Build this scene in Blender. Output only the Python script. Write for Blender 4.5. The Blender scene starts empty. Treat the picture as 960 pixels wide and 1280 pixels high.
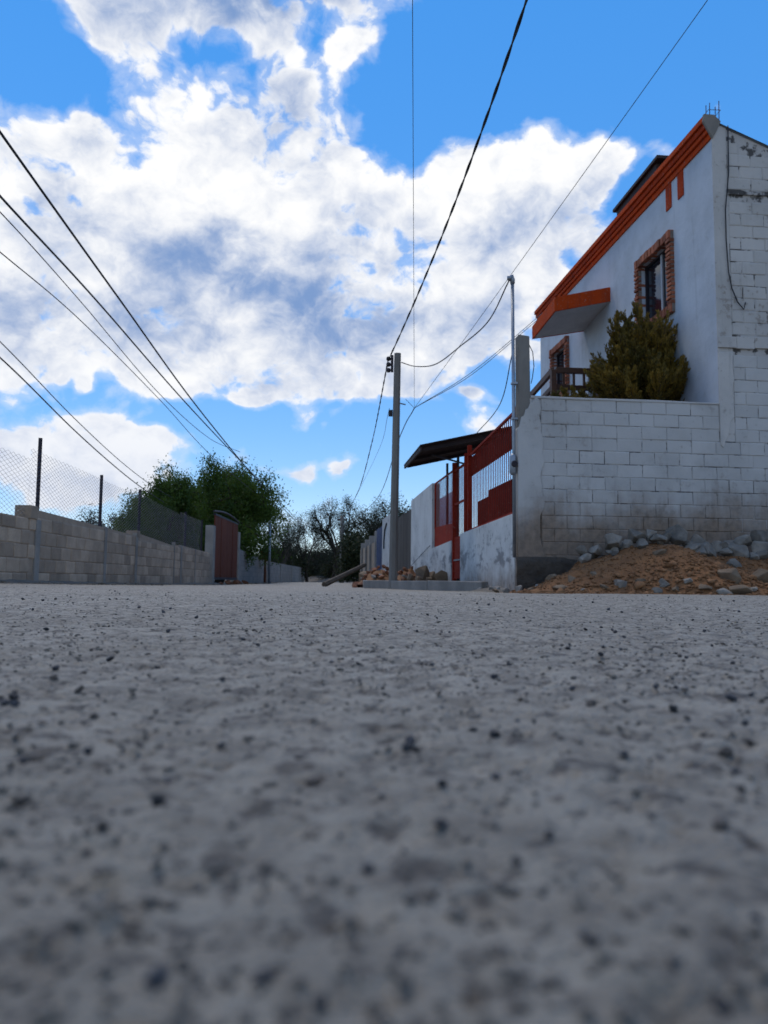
import bpy, bmesh, math, random
import numpy as np
from mathutils import Vector, Matrix, Euler
from math import radians as RAD

# ------------------------------------------------------------------ camera
SC = bpy.context.scene
COL = SC.collection
F = 960.0                       # focal length in photo pixels (960 x 1280)
PITCH = math.atan(86 / 960)
ROLL = RAD(.6)
CAMH = .08
cp, sp = math.cos(PITCH), math.sin(PITCH)
fw = np.array([0, cp, sp])
r0_ = np.array([1.0, 0, 0]); u0_ = np.array([0, -sp, cp])
rt = math.cos(ROLL) * r0_ + math.sin(ROLL) * u0_
up = -math.sin(ROLL) * r0_ + math.cos(ROLL) * u0_
O = np.array([0, 0, CAMH])
cam = bpy.data.cameras.new('camera')
camo = bpy.data.objects.new('camera', cam); COL.objects.link(camo)
camo.matrix_world = Matrix(((rt[0], up[0], -fw[0], O[0]), (rt[1], up[1], -fw[1], O[1]),
                            (rt[2], up[2], -fw[2], O[2]), (0, 0, 0, 1)))
cam.sensor_fit = 'VERTICAL'; cam.sensor_height = 36; cam.sensor_width = 27
cam.lens = 36 * F / 1280
cam.clip_start = .01; cam.clip_end = 3000
cam.dof.use_dof = True; cam.dof.focus_distance = 2.4; cam.dof.aperture_fstop = 7.6
SC.camera = camo


def ray(x, y):
    return fw + rt * (x - 480) / F + up * (640 - y) / F


def PX(x, y, Y):
    d = ray(x, y); return O + d * (Y / d[1])


# right-hand property frame: u along the block wall, v along the street
ANG = math.atan(.104)
CC = np.array([2.017, 11.5])
uu = np.array([math.cos(ANG), math.sin(ANG)]); vv = np.array([-math.sin(ANG), math.cos(ANG)])


def WL(s, t, h):
    q = CC + s * uu + t * vv
    return (float(q[0]), float(q[1]), float(h))


def toL(p):
    q = np.array(p[:2]) - CC
    return float(q @ uu), float(q @ vv), float(p[2])


def onS(x, y, s):
    d = ray(x, y); n = np.array([uu[0], uu[1], 0])
    k = ((np.append(CC, 0) - O) @ n + s) / (d @ n); p = O + d * k
    return float((p[:2] - CC) @ vv), float(p[2])


# left wall frame: l = distance along wall (world Y), wall X at that Y
def LX(Y): return -5.0 - .026 * (Y - 10)


def onL(x, y):
    d = ray(x, y)
    k = (-5 + .26) / (d[0] + .026 * d[1]); p = O + d * k
    return float(p[1]), float(p[2])


# ------------------------------------------------------------------ node helper
class NB:
    def __init__(s, tree): s.t = tree; s.N = tree.nodes; s.L = tree.links

    def put(s, sock, v):
        if v is None: return
        if isinstance(v, bpy.types.NodeSocket): s.L.new(v, sock)
        else:
            if sock.type == 'RGBA' and not hasattr(v, '__len__'): v = (v, v, v, 1)
            if sock.type == 'RGBA' and len(v) == 3: v = (*v, 1)
            sock.default_value = v

    def math(s, op, a, b=None, c=None, clamp=False):
        n = s.N.new('ShaderNodeMath'); n.operation = op; n.use_clamp = clamp
        for i, v in enumerate((a, b, c)): s.put(n.inputs[i], v)
        return n.outputs[0]

    def vmath(s, op, a, b=None, out=0):
        n = s.N.new('ShaderNodeVectorMath'); n.operation = op
        s.put(n.inputs[0], a); s.put(n.inputs[1], b)
        return n.outputs[out]

    def noise(s, vec, scale, detail=4, rough=.55, dist=0.0, lac=2.0):
        n = s.N.new('ShaderNodeTexNoise'); s.put(n.inputs['Vector'], vec)
        n.inputs['Scale'].default_value = scale; n.inputs['Detail'].default_value = detail
        n.inputs['Roughness'].default_value = rough; n.inputs['Distortion'].default_value = dist
        n.inputs['Lacunarity'].default_value = lac
        return n.outputs[0]

    def voro(s, vec, scale, feature='F1', rnd=1.0, out='Distance'):
        n = s.N.new('ShaderNodeTexVoronoi'); n.feature = feature; s.put(n.inputs['Vector'], vec)
        n.inputs['Scale'].default_value = scale; n.inputs['Randomness'].default_value = rnd
        return n.outputs[out]

    def step(s, v, a, b, lo=0.0, hi=1.0, smooth=True):
        n = s.N.new('ShaderNodeMapRange'); n.interpolation_type = 'SMOOTHSTEP' if smooth else 'LINEAR'
        s.put(n.inputs[0], v); s.put(n.inputs[1], a); s.put(n.inputs[2], b); s.put(n.inputs[3], lo); s.put(n.inputs[4], hi)
        return n.outputs[0]

    def mix(s, f, a, b, blend='MIX'):
        n = s.N.new('ShaderNodeMix'); n.data_type = 'RGBA'; n.blend_type = blend
        s.put(n.inputs[0], f); s.put(n.inputs[6], a); s.put(n.inputs[7], b)
        return n.outputs[2]

    def bump(s, h, strength, dist, nrm=None):
        n = s.N.new('ShaderNodeBump'); s.put(n.inputs['Height'], h)
        n.inputs['Strength'].default_value = strength; n.inputs['Distance'].default_value = dist
        if nrm is not None: s.L.new(nrm, n.inputs['Normal'])
        return n.outputs[0]

    def pos(s): return s.N.new('ShaderNodeNewGeometry').outputs['Position']
    def obj(s): return s.N.new('ShaderNodeTexCoord').outputs['Object']
    def rnd(s): return s.N.new('ShaderNodeObjectInfo').outputs['Random']
    def xyz(s, v):
        n = s.N.new('ShaderNodeSeparateXYZ'); s.put(n.inputs[0], v); return n.outputs
    def scale(s, v, k): return s.vmath('MULTIPLY', v, k)


# ------------------------------------------------------------------ world: sky with cumulus
SUN_EL, SUN_AZ = RAD(60), RAD(-24)            # azimuth measured from +Y towards +X
wd = bpy.data.worlds.new('World'); SC.world = wd; wd.use_nodes = True
wb = NB(wd.node_tree)
for n_ in list(wb.N): wb.N.remove(n_)
sky = wb.N.new('ShaderNodeTexSky'); sky.sky_type = 'NISHITA'; sky.sun_disc = False
sky.sun_elevation = SUN_EL; sky.sun_rotation = SUN_AZ
sky.altitude = 2200; sky.air_density = 1.0; sky.dust_density = 0; sky.ozone_density = 2.5
SKYS = .135
gen = wb.N.new('ShaderNodeTexCoord').outputs['Generated']
dirn = wb.vmath('NORMALIZE', gen)
dx, dy, dz = wb.xyz(dirn)[:3]
az = wb.math('ARCTAN2', dx, dy)
el = wb.math('ARCSINE', dz)
cv = wb.N.new('ShaderNodeCombineXYZ'); wb.L.new(az, cv.inputs[0]); wb.L.new(el, cv.inputs[1])
# wobble the layout coordinates so that no cloud has a smooth outline
wobn = wb.N.new('ShaderNodeTexNoise'); wb.L.new(dirn, wobn.inputs['Vector'])
wobn.inputs['Scale'].default_value = 6.0; wobn.inputs['Detail'].default_value = 3
wob = wb.vmath('MULTIPLY', wb.vmath('SUBTRACT', wobn.outputs['Color'], (.5, .5, .5)), (.16, .13, 0))
ae = wb.vmath('ADD', cv.outputs[0], wob)


def azel(px, py):
    d = ray(px, py); d = d / np.linalg.norm(d)
    return math.atan2(d[0], d[1]), math.asin(d[2])


def blobs(lst, vec):
    acc = None
    for (px, py, rx, ry, amp) in lst:
        a0, e0 = azel(px, py)
        k = math.cos(e0)
        a1, _ = azel(px + rx, py); _, e1 = azel(px, py - ry)
        sa, se = max(abs(a1 - a0), .01), max(abs(e1 - e0), .008)
        v = wb.vmath('MULTIPLY', wb.vmath('SUBTRACT', vec, (a0, e0, 0)), (1 / sa, 1 / se, 0))
        r2 = wb.vmath('DOT_PRODUCT', v, v, out=1)
        e = wb.math('EXPONENT', wb.math('MULTIPLY', r2, -1.0))
        acc = wb.math('MULTIPLY', e, amp) if acc is None else wb.math('MULTIPLY_ADD', e, amp, acc)
    return acc


CLOUDS = [(50, 190, 100, 80, 1), (-30, 330, 130, 130, 0.9), (150, 60, 60, 60, 0.9), (215, 130, 70, 70, 0.8), (160, 260, 140, 90, 0.8),
          (350, 130, 60, 70, 0.9), (400, 250, 100, 100, 0.9), (300, 360, 190, 100, 1), (110, 380, 130, 80, 0.9), (280, 200, 70, 60, 0.7),
          (455, 85, 32, 40, 1.1), (290, 0, 150, 45, 1.2), (95, -5, 50, 30, 0.8), (425, 0, 34, 24, 0.8), (330, 60, 40, 30, 0.6),
          (520, 270, 50, 60, 0.9), (600, 225, 70, 52, 1), (690, 205, 66, 46, 1), (755, 180, 40, 36, 1), (730, 240, 40, 50, 0.6),
          (560, 350, 100, 80, 0.9), (650, 310, 90, 56, 0.9), (480, 400, 90, 60, 0.9), (690, 365, 50, 24, 0.7), (750, 300, 30, 30, 0.6),
          (600, 430, 80, 36, 0.7), (400, 470, 100, 24, 0.9), (315, 490, 34, 13, 0.9), (205, 465, 60, 28, 0.9), (470, 500, 60, 14, 0.5),
          (40, 450, 80, 36, 0.9), (380, 527, 41.85, 19.2, 0.94), (372, 576, 43.4, 12.8, 0.94), (424, 576, 26.35, 11.2, 0.94), (440, 480, 80, 20, 0.6),
          (190, 548, 68.2, 22.4, 0.94), (120, 545, 68.2, 22.4, 0.94), (40, 575, 108.5, 48, 0.94), (120, 590, 108.5, 38.4, 0.94), (370, 634, 54.25, 16.64, 0.45),
          (405, 615, 23.87, 11.52, 0.45), (832, 182, 22, 22, 0.9), (600, 500, 22, 9, 1), (700, 430, 50, 20, 0.7), (620, 530, 46.5, 19.2, 0.73), (915, 125, 6, 14, 0.6), (526, 80, 12, 8, 0.6),
          (505, 180, 36, 54, -0.38), (415, 60, 32, 72, -0.38), (20, 60, 80, 48, -1), (205, 190, 28, 61.2, -0.25),
          (310, 85, 36, 36, -0.25), (160, 212, 40, 36, -0.38), (260, 120, 52, 28.8, -0.25), (120, 140, 40, 14, -0.4), (225, 70, 32, 39.6, -0.21), (300, 250, 40, 25.2, -0.17), (700, 60, 220, 80, -0.7), (530, 140, 52, 108, -0.34), (880, 300, 90, 200, -0.5),
          (640, 130, 110, 30, -0.7), (300, 530, 90, 24, -0.6), (330, 455, 28, 21.6, -0.21), (700, 300, 20, 36, -0.17), (540, 560, 120, 40, -0.4),
          (285, 62, 44, 25.2, -0.29), (480, 215, 28, 54, -0.25), (330, 105, 32, 36, -0.21), (105, 490, 12, 10, 0.9), (395, 530, 12, 8, -0.5), (398, 577, 9, 10, -0.9)]
SHADE = [(350, 350, 120, 60, 1.0), (300, -5, 170, 52, 1.5), (240, 330, 80, 40, .5), (60, 290, 70, 50, .4), (60, 400, 110, 44, .6),
         (190, 410, 90, 34, .6), (440, 410, 80, 40, .6), (550, 390, 80, 40, .4), (640, 290, 70, 36, .35), (375, 140, 26, 36, .45), (100, 170, 50, 36, .35), (700, 260, 40, 30, .3)]
lay = blobs(CLOUDS, ae)
# far outside the picture the same kind of broken cumulus goes on
ang_ = wb.vmath('DOT_PRODUCT', dirn, tuple(float(c) for c in (fw + up * .25) / np.linalg.norm(fw + up * .25)), out=1)
outm = wb.step(ang_, .80, .62)
low = wb.noise(dirn, 2.6, 2, .5)
lay = wb.math('ADD', lay, wb.math('MULTIPLY', outm, wb.step(low, .42, .62, 0, .85)))
lay = wb.math('MINIMUM', wb.math('MAXIMUM', lay, -.5), .95)
nd = wb.vmath('MULTIPLY', dirn, (1.0, 1.0, 1.25))
# domain warp gives the cauliflower outline of cumulus
w1 = wb.N.new('ShaderNodeTexNoise'); wb.L.new(nd, w1.inputs['Vector']); w1.inputs['Scale'].default_value = 14; w1.inputs['Detail'].default_value = 4
ndw = wb.vmath('ADD', nd, wb.vmath('MULTIPLY', wb.vmath('SUBTRACT', w1.outputs['Color'], (.5, .5, .5)), (.05, .05, .05)))
fb = wb.noise(ndw, 6.0, 12, .60)
puff = wb.voro(ndw, 22.0, 'F1'); puff2 = wb.voro(ndw, 55.0, 'F1')
pf_ = wb.math('ADD', wb.math('MULTIPLY_ADD', puff, -.50, .22), wb.math('MULTIPLY_ADD', puff2, -.30, .12))
dens = wb.math('ADD', wb.math('MULTIPLY_ADD', fb, 2.7, -1.35), pf_)
dens = wb.math('ADD', dens, wb.math('MULTIPLY_ADD', lay, 1.05, -.45))
dens = wb.math('ADD', dens, wb.math('MULTIPLY_ADD', wb.noise(ndw, 30.0, 9, .62), .85, -.42))
alpha = wb.step(dens, -.08, .30)
wisp = wb.step(dens, -.34, .10, 0, .30)
alpha = wb.math('MAXIMUM', alpha, wisp)
# relief of the cloud from the noise towards the sun (up)
ndw2 = wb.vmath('ADD', ndw, (-.008, 0, .020))
fb2 = wb.noise(ndw2, 6.0, 9, .60)
relief = wb.math('SUBTRACT', fb, fb2)
shade = wb.math('MULTIPLY', blobs(SHADE, ae), wb.step(wb.noise(ndw, 9.0, 7, .6), .30, .70, 1.35, .45))
shade_o = wb.math('MULTIPLY', outm, wb.step(low, .52, .66, 0, .7))
ndw3 = wb.vmath('ADD', ndw, (-.02, 0, .055))
relief2 = wb.math('SUBTRACT', fb, wb.noise(ndw3, 6.0, 5, .60))
thick = wb.math('ADD', wb.step(dens, .05, .9, 0, .22), wb.step(wb.noise(nd, 4.5, 5, .55), .44, .70, 0, .30))
dark = wb.math('ADD', wb.math('ADD', shade, shade_o), thick)
dark = wb.math('SUBTRACT', dark, wb.math('MULTIPLY', relief, 3.6))
dark = wb.math('SUBTRACT', dark, wb.math('MULTIPLY', relief2, 1.6))
rim = wb.step(dens, .42, .02, 0, .22)
bright = wb.math('SUBTRACT', wb.math("ADD", rim, .78), dark)
bright = wb.step(bright, -.75, 1.10)
ccol = wb.mix(bright, tuple(c / SKYS for c in (.21, .34, .62)), tuple(c / SKYS for c in (1.03, 1.03, 1.03)))
ccol_w = wb.mix(wb.step(el, .02, .34), wb.mix(.55, ccol, tuple(c / SKYS for c in (.62, .70, .88))), ccol)
gm = wb.N.new('ShaderNodeGamma'); wb.L.new(sky.outputs[0], gm.inputs[0]); gm.inputs[1].default_value = .35
hs = wb.N.new('ShaderNodeHueSaturation'); hs.inputs['Hue'].default_value = .512; hs.inputs['Saturation'].default_value = 2.58; hs.inputs['Value'].default_value = 3.95
wb.L.new(gm.outputs[0], hs.inputs['Color'])
allsky = wb.mix(alpha, hs.outputs[0], ccol_w)
bg = wb.N.new('ShaderNodeBackground'); wb.L.new(allsky, bg.inputs[0]); bg.inputs[1].default_value = SKYS
wo = wb.N.new('ShaderNodeOutputWorld'); wb.L.new(bg.outputs[0], wo.inputs[0])
wd.cycles.sampling_method = 'MANUAL'; wd.cycles.sample_map_resolution = 512

sl = bpy.data.lights.new('sun', 'SUN'); sl.energy = 1.35; sl.angle = RAD(14); sl.color = (1, .87, .70)
so = bpy.data.objects.new('sun', sl); COL.objects.link(so)
sd = Vector((math.sin(SUN_AZ) * math.cos(SUN_EL), math.cos(SUN_AZ) * math.cos(SUN_EL), math.sin(SUN_EL)))
so.rotation_euler = sd.to_track_quat('Z', 'Y').to_euler(); so.location = (-10, 20, 30)
SC.view_settings.view_transform = 'Standard'; SC.view_settings.look = 'None'
SC.view_settings.exposure = 0.0; SC.view_settings.gamma = 1; SC.view_settings.use_curve_mapping = False
SC.render.engine = 'CYCLES'
SC.cycles.use_denoising = True
SC.cycles.max_bounces = 6; SC.cycles.diffuse_bounces = 3; SC.cycles.glossy_bounces = 3
SC.cycles.transmission_bounces = 4; SC.cycles.sample_clamp_indirect = 6

# ------------------------------------------------------------------ mesh helpers
RNG = random.Random(7)
NR = np.random.default_rng(11)


class MB:
    def __init__(s): s.v = []; s.f = []

    def add(s, vs, fs):
        b = len(s.v); s.v += [tuple(map(float, p)) for p in vs]; s.f += [tuple(b + i for i in f) for f in fs]; return s

    def box(s, x0, x1, y0, y1, z0, z1, jit=0.0, rng=RNG):
        vs = [(x, y, z) for x in (x0, x1) for y in (y0, y1) for z in (z0, z1)]
        if jit: vs = [tuple(c + rng.uniform(-jit, jit) for c in p) for p in vs]
        return s.add(vs, [(0, 1, 3, 2), (4, 6, 7, 5), (0, 4, 5, 1), (2, 3, 7, 6), (0, 2, 6, 4), (1, 5, 7, 3)])

    def hexa(s, low, high):
        """8 corner solid: 4 low corners (ccw from above) and 4 high corners"""
        return s.add(list(low) + list(high), [(3, 2, 1, 0), (4, 5, 6, 7), (0, 1, 5, 4), (1, 2, 6, 5), (2, 3, 7, 6), (3, 0, 4, 7)])

    def prism(s, poly, axis, a, b):
        """poly: 2d points; axis 0 -> (y,z) extruded in x, 1 -> (x,z) in y, 2 -> (x,y) in z"""
        def mk(p, c): return (c, p[0], p[1]) if axis == 0 else (p[0], c, p[1]) if axis == 1 else (p[0], p[1], c)
        n = len(poly)
        vs = [mk(p, a) for p in poly] + [mk(p, b) for p in poly]
        fs = [tuple(range(n - 1, -1, -1)), tuple(range(n, 2 * n))] + [(i, (i + 1) % n, n + (i + 1) % n, n + i) for i in range(n)]
        return s.add(vs, fs)

    def tube(s, pts, rad, n=6, cap=True):
        pts = [np.array(p, float) for p in pts]
        m = len(pts); rr = rad if hasattr(rad, '__len__') else [rad] * m
        b = len(s.v); ref = None
        for i, p in enumerate(pts):
            t = pts[min(i + 1, m - 1)] - pts[max(i - 1, 0)]; t = t / (np.linalg.norm(t) + 1e-12)
            if ref is None: ref = np.array([0, 0, 1.0]) if abs(t[2]) < .9 else np.array([1.0, 0, 0])
            a = np.cross(t, ref); a /= np.linalg.norm(a) + 1e-12; c = np.cross(a, t); ref = c
            for k in range(n):
                q = 2 * math.pi * k / n
                s.v.append(tuple(p + rr[i] * (a * math.cos(q) + c * math.sin(q))))
        for i in range(m - 1):
            for k in range(n):
                s.f.append((b + i * n + k, b + i * n + (k + 1) % n, b + (i + 1) * n + (k + 1) % n, b + (i + 1) * n + k))
        if cap:
            s.f.append(tuple(b + k for k in range(n - 1, -1, -1))); s.f.append(tuple(b + (m - 1) * n + k for k in range(n)))
        return s

    def mesh(s, name, mat, smooth=False):
        me = bpy.data.meshes.new(name); me.from_pydata(s.v, [], s.f); me.update()
        bm = bmesh.new(); bm.from_mesh(me); bmesh.ops.recalc_face_normals(bm, faces=bm.faces[:]); bm.to_mesh(me); bm.free()
        if mat: me.materials.append(mat)
        if smooth: me.polygons.foreach_set('use_smooth', [True] * len(me.polygons))
        return me


def link(name, me, parent=None, loc=(0, 0, 0), rot=(0, 0, 0)):
    o = bpy.data.objects.new(name, me); COL.objects.link(o)
    o.location = loc; o.rotation_euler = rot
    if parent is not None: o.parent = parent
    return o


def part(name, mb, mat, parent=None, smooth=False, bevel=0.0, loc=(0, 0, 0), rot=(0, 0, 0)):
    me = mb.mesh(name, mat, smooth)
    if bevel:
        bm = bmesh.new(); bm.from_mesh(me)
        bmesh.ops.bevel(bm, geom=bm.edges[:], offset=bevel, segments=1, affect='EDGES'); bm.to_mesh(me); bm.free()
    return link(name, me, parent, loc, rot)


def tag(o, label=None, cat=None, group=None, kind=None):
    if label: o['label'] = label
    if cat: o['category'] = cat
    if group: o['group'] = group
    if kind: o['kind'] = kind
    return o


def thing(name, label, cat, loc=(0, 0, 0), rz=0.0, group=None):
    o = link(name, None, None, loc, (0, 0, rz)); return tag(o, label, cat, group)


def np_mesh(name, V, Fa, mat, smooth=False):
    V = np.asarray(V, np.float32); Fa = np.asarray(Fa, np.int32)
    me = bpy.data.meshes.new(name); k = Fa.shape[1]
    me.vertices.add(len(V)); me.vertices.foreach_set('co', V.ravel())
    me.loops.add(Fa.size); me.loops.foreach_set('vertex_index', Fa.ravel())
    me.polygons.add(len(Fa)); me.polygons.foreach_set('loop_start', np.arange(0, Fa.size, k, dtype=np.int32))
    me.polygons.foreach_set('loop_total', np.full(len(Fa), k, np.int32))
    me.update(calc_edges=True); me.validate()
    if mat: me.materials.append(mat)
    if smooth: me.polygons.foreach_set('use_smooth', [True] * len(me.polygons))
    return me


def vnoise(x, y, seed):
    """2d value noise in [-1,1]"""
    xi = np.floor(x).astype(np.int64); yi = np.floor(y).astype(np.int64); xf = x - xi; yf = y - yi
    def h(a, b):
        n = (a * 374761393 + b * 668265263 + seed * 1442695041) & 0x7fffffff
        n = ((n ^ (n >> 13)) * 1274126177) & 0x7fffffff
        return ((n ^ (n >> 16)) & 0xffff) / 32767.5 - 1
    xf = xf * xf * (3 - 2 * xf); yf = yf * yf * (3 - 2 * yf)
    return (h(xi, yi) * (1 - xf) + h(xi + 1, yi) * xf) * (1 - yf) + (h(xi, yi + 1) * (1 - xf) + h(xi + 1, yi + 1) * xf) * yf


def fbm(x, y, seed, octv=4, g=.5):
    a = 1; t = 0; s = 0
    for i in range(octv):
        t = t + a * vnoise(x * 2 ** i + 17.3 * i, y * 2 ** i - 9.1 * i, seed + i); s += a; a *= g
    return t / s


def rock_mesh(name, mat, seed, sub=2, cuts=9, flat=.8, rough=.06):
    """angular broken stone: convex hull of random points, edges slightly worn"""
    rg = np.random.default_rng(seed)
    bm = bmesh.new()
    if sub >= 3:
        P = rg.normal(size=(15, 3)); P /= np.linalg.norm(P, axis=1)[:, None]; P *= rg.uniform(.72, 1.08, (15, 1)); P[:, 2] *= flat
        for p in P: bm.verts.new(p)
        r = bmesh.ops.convex_hull(bm, input=bm.verts[:])
        bmesh.ops.delete(bm, geom=[g for g in r['geom_interior'] if isinstance(g, bmesh.types.BMVert)], context='VERTS')
        bmesh.ops.bevel(bm, geom=bm.edges[:], offset=.045, segments=1, affect='EDGES')
    else:
        bmesh.ops.create_icosphere(bm, subdivisions=sub, radius=1)
        ns = rg.normal(size=(cuts, 3)); ns /= np.linalg.norm(ns, axis=1)[:, None]; ds = rg.uniform(.42, .80, cuts)
        for v in bm.verts:
            c = np.array(v.co); r = 1.0
            for q, dd in zip(ns @ c, ds):
                if q > .05: r = min(r, dd / q)
            r *= 1 + rg.normal() * rough
            v.co = Vector((c[0] * r, c[1] * r, c[2] * r * flat))
    me = bpy.data.meshes.new(name); bm.to_mesh(me); bm.free(); me.materials.append(mat)
    return me


# ------------------------------------------------------------------ materials
def new_mat(name):
    m = bpy.data.materials.new(name); m.use_nodes = True
    b = NB(m.node_tree); p = b.N['Principled BSDF']
    return m, b, p


def simple(name, c1, c2, scale=3.0, rough=.8, bump=.3, bdist=.01, bscale=None, objv=.12, metal=0.0, stretch=None, spec=.3, coord='pos', streak=0.0):
    m, b, p = new_mat(name)
    v = b.pos() if coord == 'pos' else b.obj()
    if stretch: v = b.vmath('MULTIPLY', v, stretch)
    n1 = b.noise(v, scale, 6, .6)
    col = b.mix(b.step(n1, .3, .7), c1, c2)
    n3 = b.noise(v, scale * 9, 4, .65)
    col = b.mix(b.step(n3, .35, .75, 0, .35), col, tuple(x * .6 for x in c1))
    if streak:
        sn = b.noise(b.vmath('MULTIPLY', v, (9, 9, .9)), 1.0, 5, .65)
        col = b.mix(b.step(sn, .50, .72, 0, streak), col, tuple(x * .32 + .02 for x in c1))
        col = b.mix(b.step(b.noise(v, 22, 5, .7), .60, .66, 0, streak), col, (.30, .27, .24))
    if objv:
        k = b.math('MULTIPLY_ADD', b.rnd(), 2 * objv, 1 - objv)
        cm = b.N.new('ShaderNodeCombineXYZ')
        for i in range(3): b.L.new(k, cm.inputs[i])
        col = b.mix(1.0, col, cm.outputs[0], 'MULTIPLY')
    b.put(p.inputs['Base Color'], col)
    b.put(p.inputs['Roughness'], b.step(n3, .2, .8, max(rough - .12, .05), min(rough + .1, 1), False))
    p.inputs['Metallic'].default_value = metal; p.inputs['Specular IOR Level'].default_value = spec
    if bump: b.put(p.inputs['Normal'], b.bump(b.noise(v, bscale or scale * 14, 6, .65), bump, bdist))
    return m


def mat_wallpaint(name, paint, bare, dirt, stain_h=1.25, wear=.5, joint=False, smear=False):
    """white-washed masonry: worn paint, run marks and a splash stain near the ground"""
    m, b, p = new_mat(name)
    v = b.pos(); x, y, z = b.xyz(v)[:3]
    n1 = b.noise(v, 1.3, 6, .6); n2 = b.noise(v, 9, 7, .68); n3 = b.noise(v, 45, 4, .6)
    streak = b.noise(b.vmath('MULTIPLY', v, (7, 7, .7)), 1.0, 5, .6)
    col = b.mix(b.step(n1, .35, .7), paint, tuple(c * .80 for c in paint))
    col = b.mix(b.math('MULTIPLY', b.rnd(), .36), col, tuple(c * .66 for c in paint))
    col = b.mix(b.step(streak, .56, .76, 0, .42), col, tuple(c * .55 for c in paint))
    worn = b.math('ADD', b.math('MULTIPLY', n2, .7), b.math('MULTIPLY', n1, .3))
    col = b.mix(b.step(worn, .555, .63, 0, wear), col, bare)
    if smear:   # dark damp smudges above the foot of the wall
        sm = b.math('MULTIPLY', b.step(b.noise(b.vmath('MULTIPLY', v, (1, 1, 2.2)), 1.5, 6, .68), .50, .60), b.math('MULTIPLY', b.step(z, .18, .40), b.step(z, .95, .62)))
        col = b.mix(b.math('MULTIPLY', sm, .75), col, (.13, .14, .155))
    if joint:   # mortar that has fallen out leaves dark gaps
        col = b.mix(b.step(b.noise(v, 3.2, 5, .65), .50, .56, 0, .92), col, (.05, .046, .043))
    # splash and soil stain with an uneven upper edge
    edge = b.math('ADD', b.math('MULTIPLY_ADD', n1, 1.1, stain_h - .62), b.math('MULTIPLY_ADD', streak, .5, -.25))
    st = b.step(b.math('SUBTRACT', edge, z), -.28, .60)
    col = b.mix(b.math('MULTIPLY', st, .86), col, b.mix(b.step(n2, .35, .65), dirt, tuple(c * .6 for c in dirt)))
    b.put(p.inputs['Base Color'], col)
    p.inputs['Roughness'].default_value = .88; p.inputs['Specular IOR Level'].default_value = .2
    hh = b.math('ADD', b.math('MULTIPLY', n2, 1.0), b.math('MULTIPLY', n3, .35))
    b.put(p.inputs['Normal'], b.bump(hh, .55, .012))
    return m


M = {}
M['block'] = mat_wallpaint('painted_block', (.50, .485, .465), (.27, .245, .22), (.22, .150, .098), 1.40)
M['joint'] = mat_wallpaint('painted_joint', (.48, .465, .445), (.10, .095, .09), (.15, .105, .07), 1.40, .9, True)
M['block_hi'] = mat_wallpaint('painted_block_upper', (.52, .495, .465), (.27, .24, .21), (.24, .19, .14), -5, .8)
M['joint_hi'] = mat_wallpaint('painted_joint_upper', (.48, .455, .43), (.10, .09, .085), (.24, .19, .14), -5, .9, True)
M['render'] = mat_wallpaint('white_render', (.52, .56, .61), (.36, .37, .38), (.3, .25, .2), -5, .45)
M['lowwall'] = mat_wallpaint('low_white_wall', (.58, .59, .58), (.20, .205, .21), (.27, .20, .15), .42, .75, smear=True)
M['orange'] = simple('orange_paint', (.52, .062, .008), (.42, .048, .007), 2.5, .85, .15, .004, 40, 0, spec=.1, streak=.6)
M['orange2'] = simple('orange_dark_paint', (.40, .042, .006), (.33, .035, .006), 2.5, .85, .15, .004, 40, 0, spec=.1, streak=.6)
M['soffit'] = simple('grey_soffit', (.50, .49, .47), (.42, .41, .40), 2, .9, .2, .005, 30, 0)
M['brick'] = simple('fired_brick', (.34, .115, .06), (.24, .075, .042), 6, .9, .5, .006, 60, .35)
M['mortar'] = simple('brick_mortar', (.25, .20, .17), (.18, .14, .12), 8, .95, .4, .006, 60, 0)
M['concrete'] = simple('grey_concrete', (.29, .265, .235), (.20, .183, .165), 2.2, .9, .5, .008, 25, .05)
M['concrete_dk'] = simple('damp_concrete', (.095, .075, .058), (.05, .042, .035), 3, .95, 1.0, .05, 12, .05)
M['pole'] = simple('pole_concrete', (.22, .20, .175), (.155, .142, .125), 1.5, .9, .4, .004, 30, .05, stretch=(1, 1, .35))
M['red'] = simple('red_gate_paint', (.28, .024, .010), (.21, .018, .008), 3, .75, .12, .003, 40, .06, spec=.1, streak=.35)
M['redshade'] = simple('shaded_red_sheet', (.11, .013, .008), (.08, .010, .007), 3, .8, .15, .003, 40, .06, spec=.1)  # gate red darkened: the shade on the sheets behind the bars is painted in
M['redbr'] = simple('brown_red_gate_paint', (.17, .050, .026), (.115, .034, .020), 1.4, .8, .2, .003, 30, .06, stretch=(1, 1, .3), spec=.1)
M['rust'] = simple('rusty_iron', (.16, .055, .022), (.07, .03, .016), 9, .85, .4, .004, 60, .1)
M['galv'] = simple('galvanised_steel', (.30, .33, .37), (.20, .23, .27), 5, .45, .1, .002, 60, .05, .7)
M['wood'] = simple('dark_brown_timber', (.085, .035, .018), (.05, .022, .012), 4, .6, .3, .004, 30, .2, stretch=(1, 1, 4))
M['logwood'] = simple('weathered_timber', (.13, .10, .07), (.08, .06, .045), 6, .9, .5, .01, 20, .1)
M['wire'] = simple('black_cable', (.018, .018, .022), (.012, .012, .015), 5, .6, 0, 0, None, 0)
M['greywire'] = simple('grey_cable', (.10, .105, .12), (.07, .07, .08), 5, .6, 0, 0, None, 0)
M['mesh'] = simple('chain_link_wire', (.20, .22, .25), (.14, .15, .17), 5, .45, 0, 0, None, 0, .8)
M['darkpost'] = simple('dark_painted_post', (.030, .022, .03), (.02, .016, .02), 6, .6, .1, .002, 50, .1)
M['lblock'] = simple('bare_grey_block', (.43, .325, .235), (.33, .25, .182), 5, .95, .8, .012, 40, .28)
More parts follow.
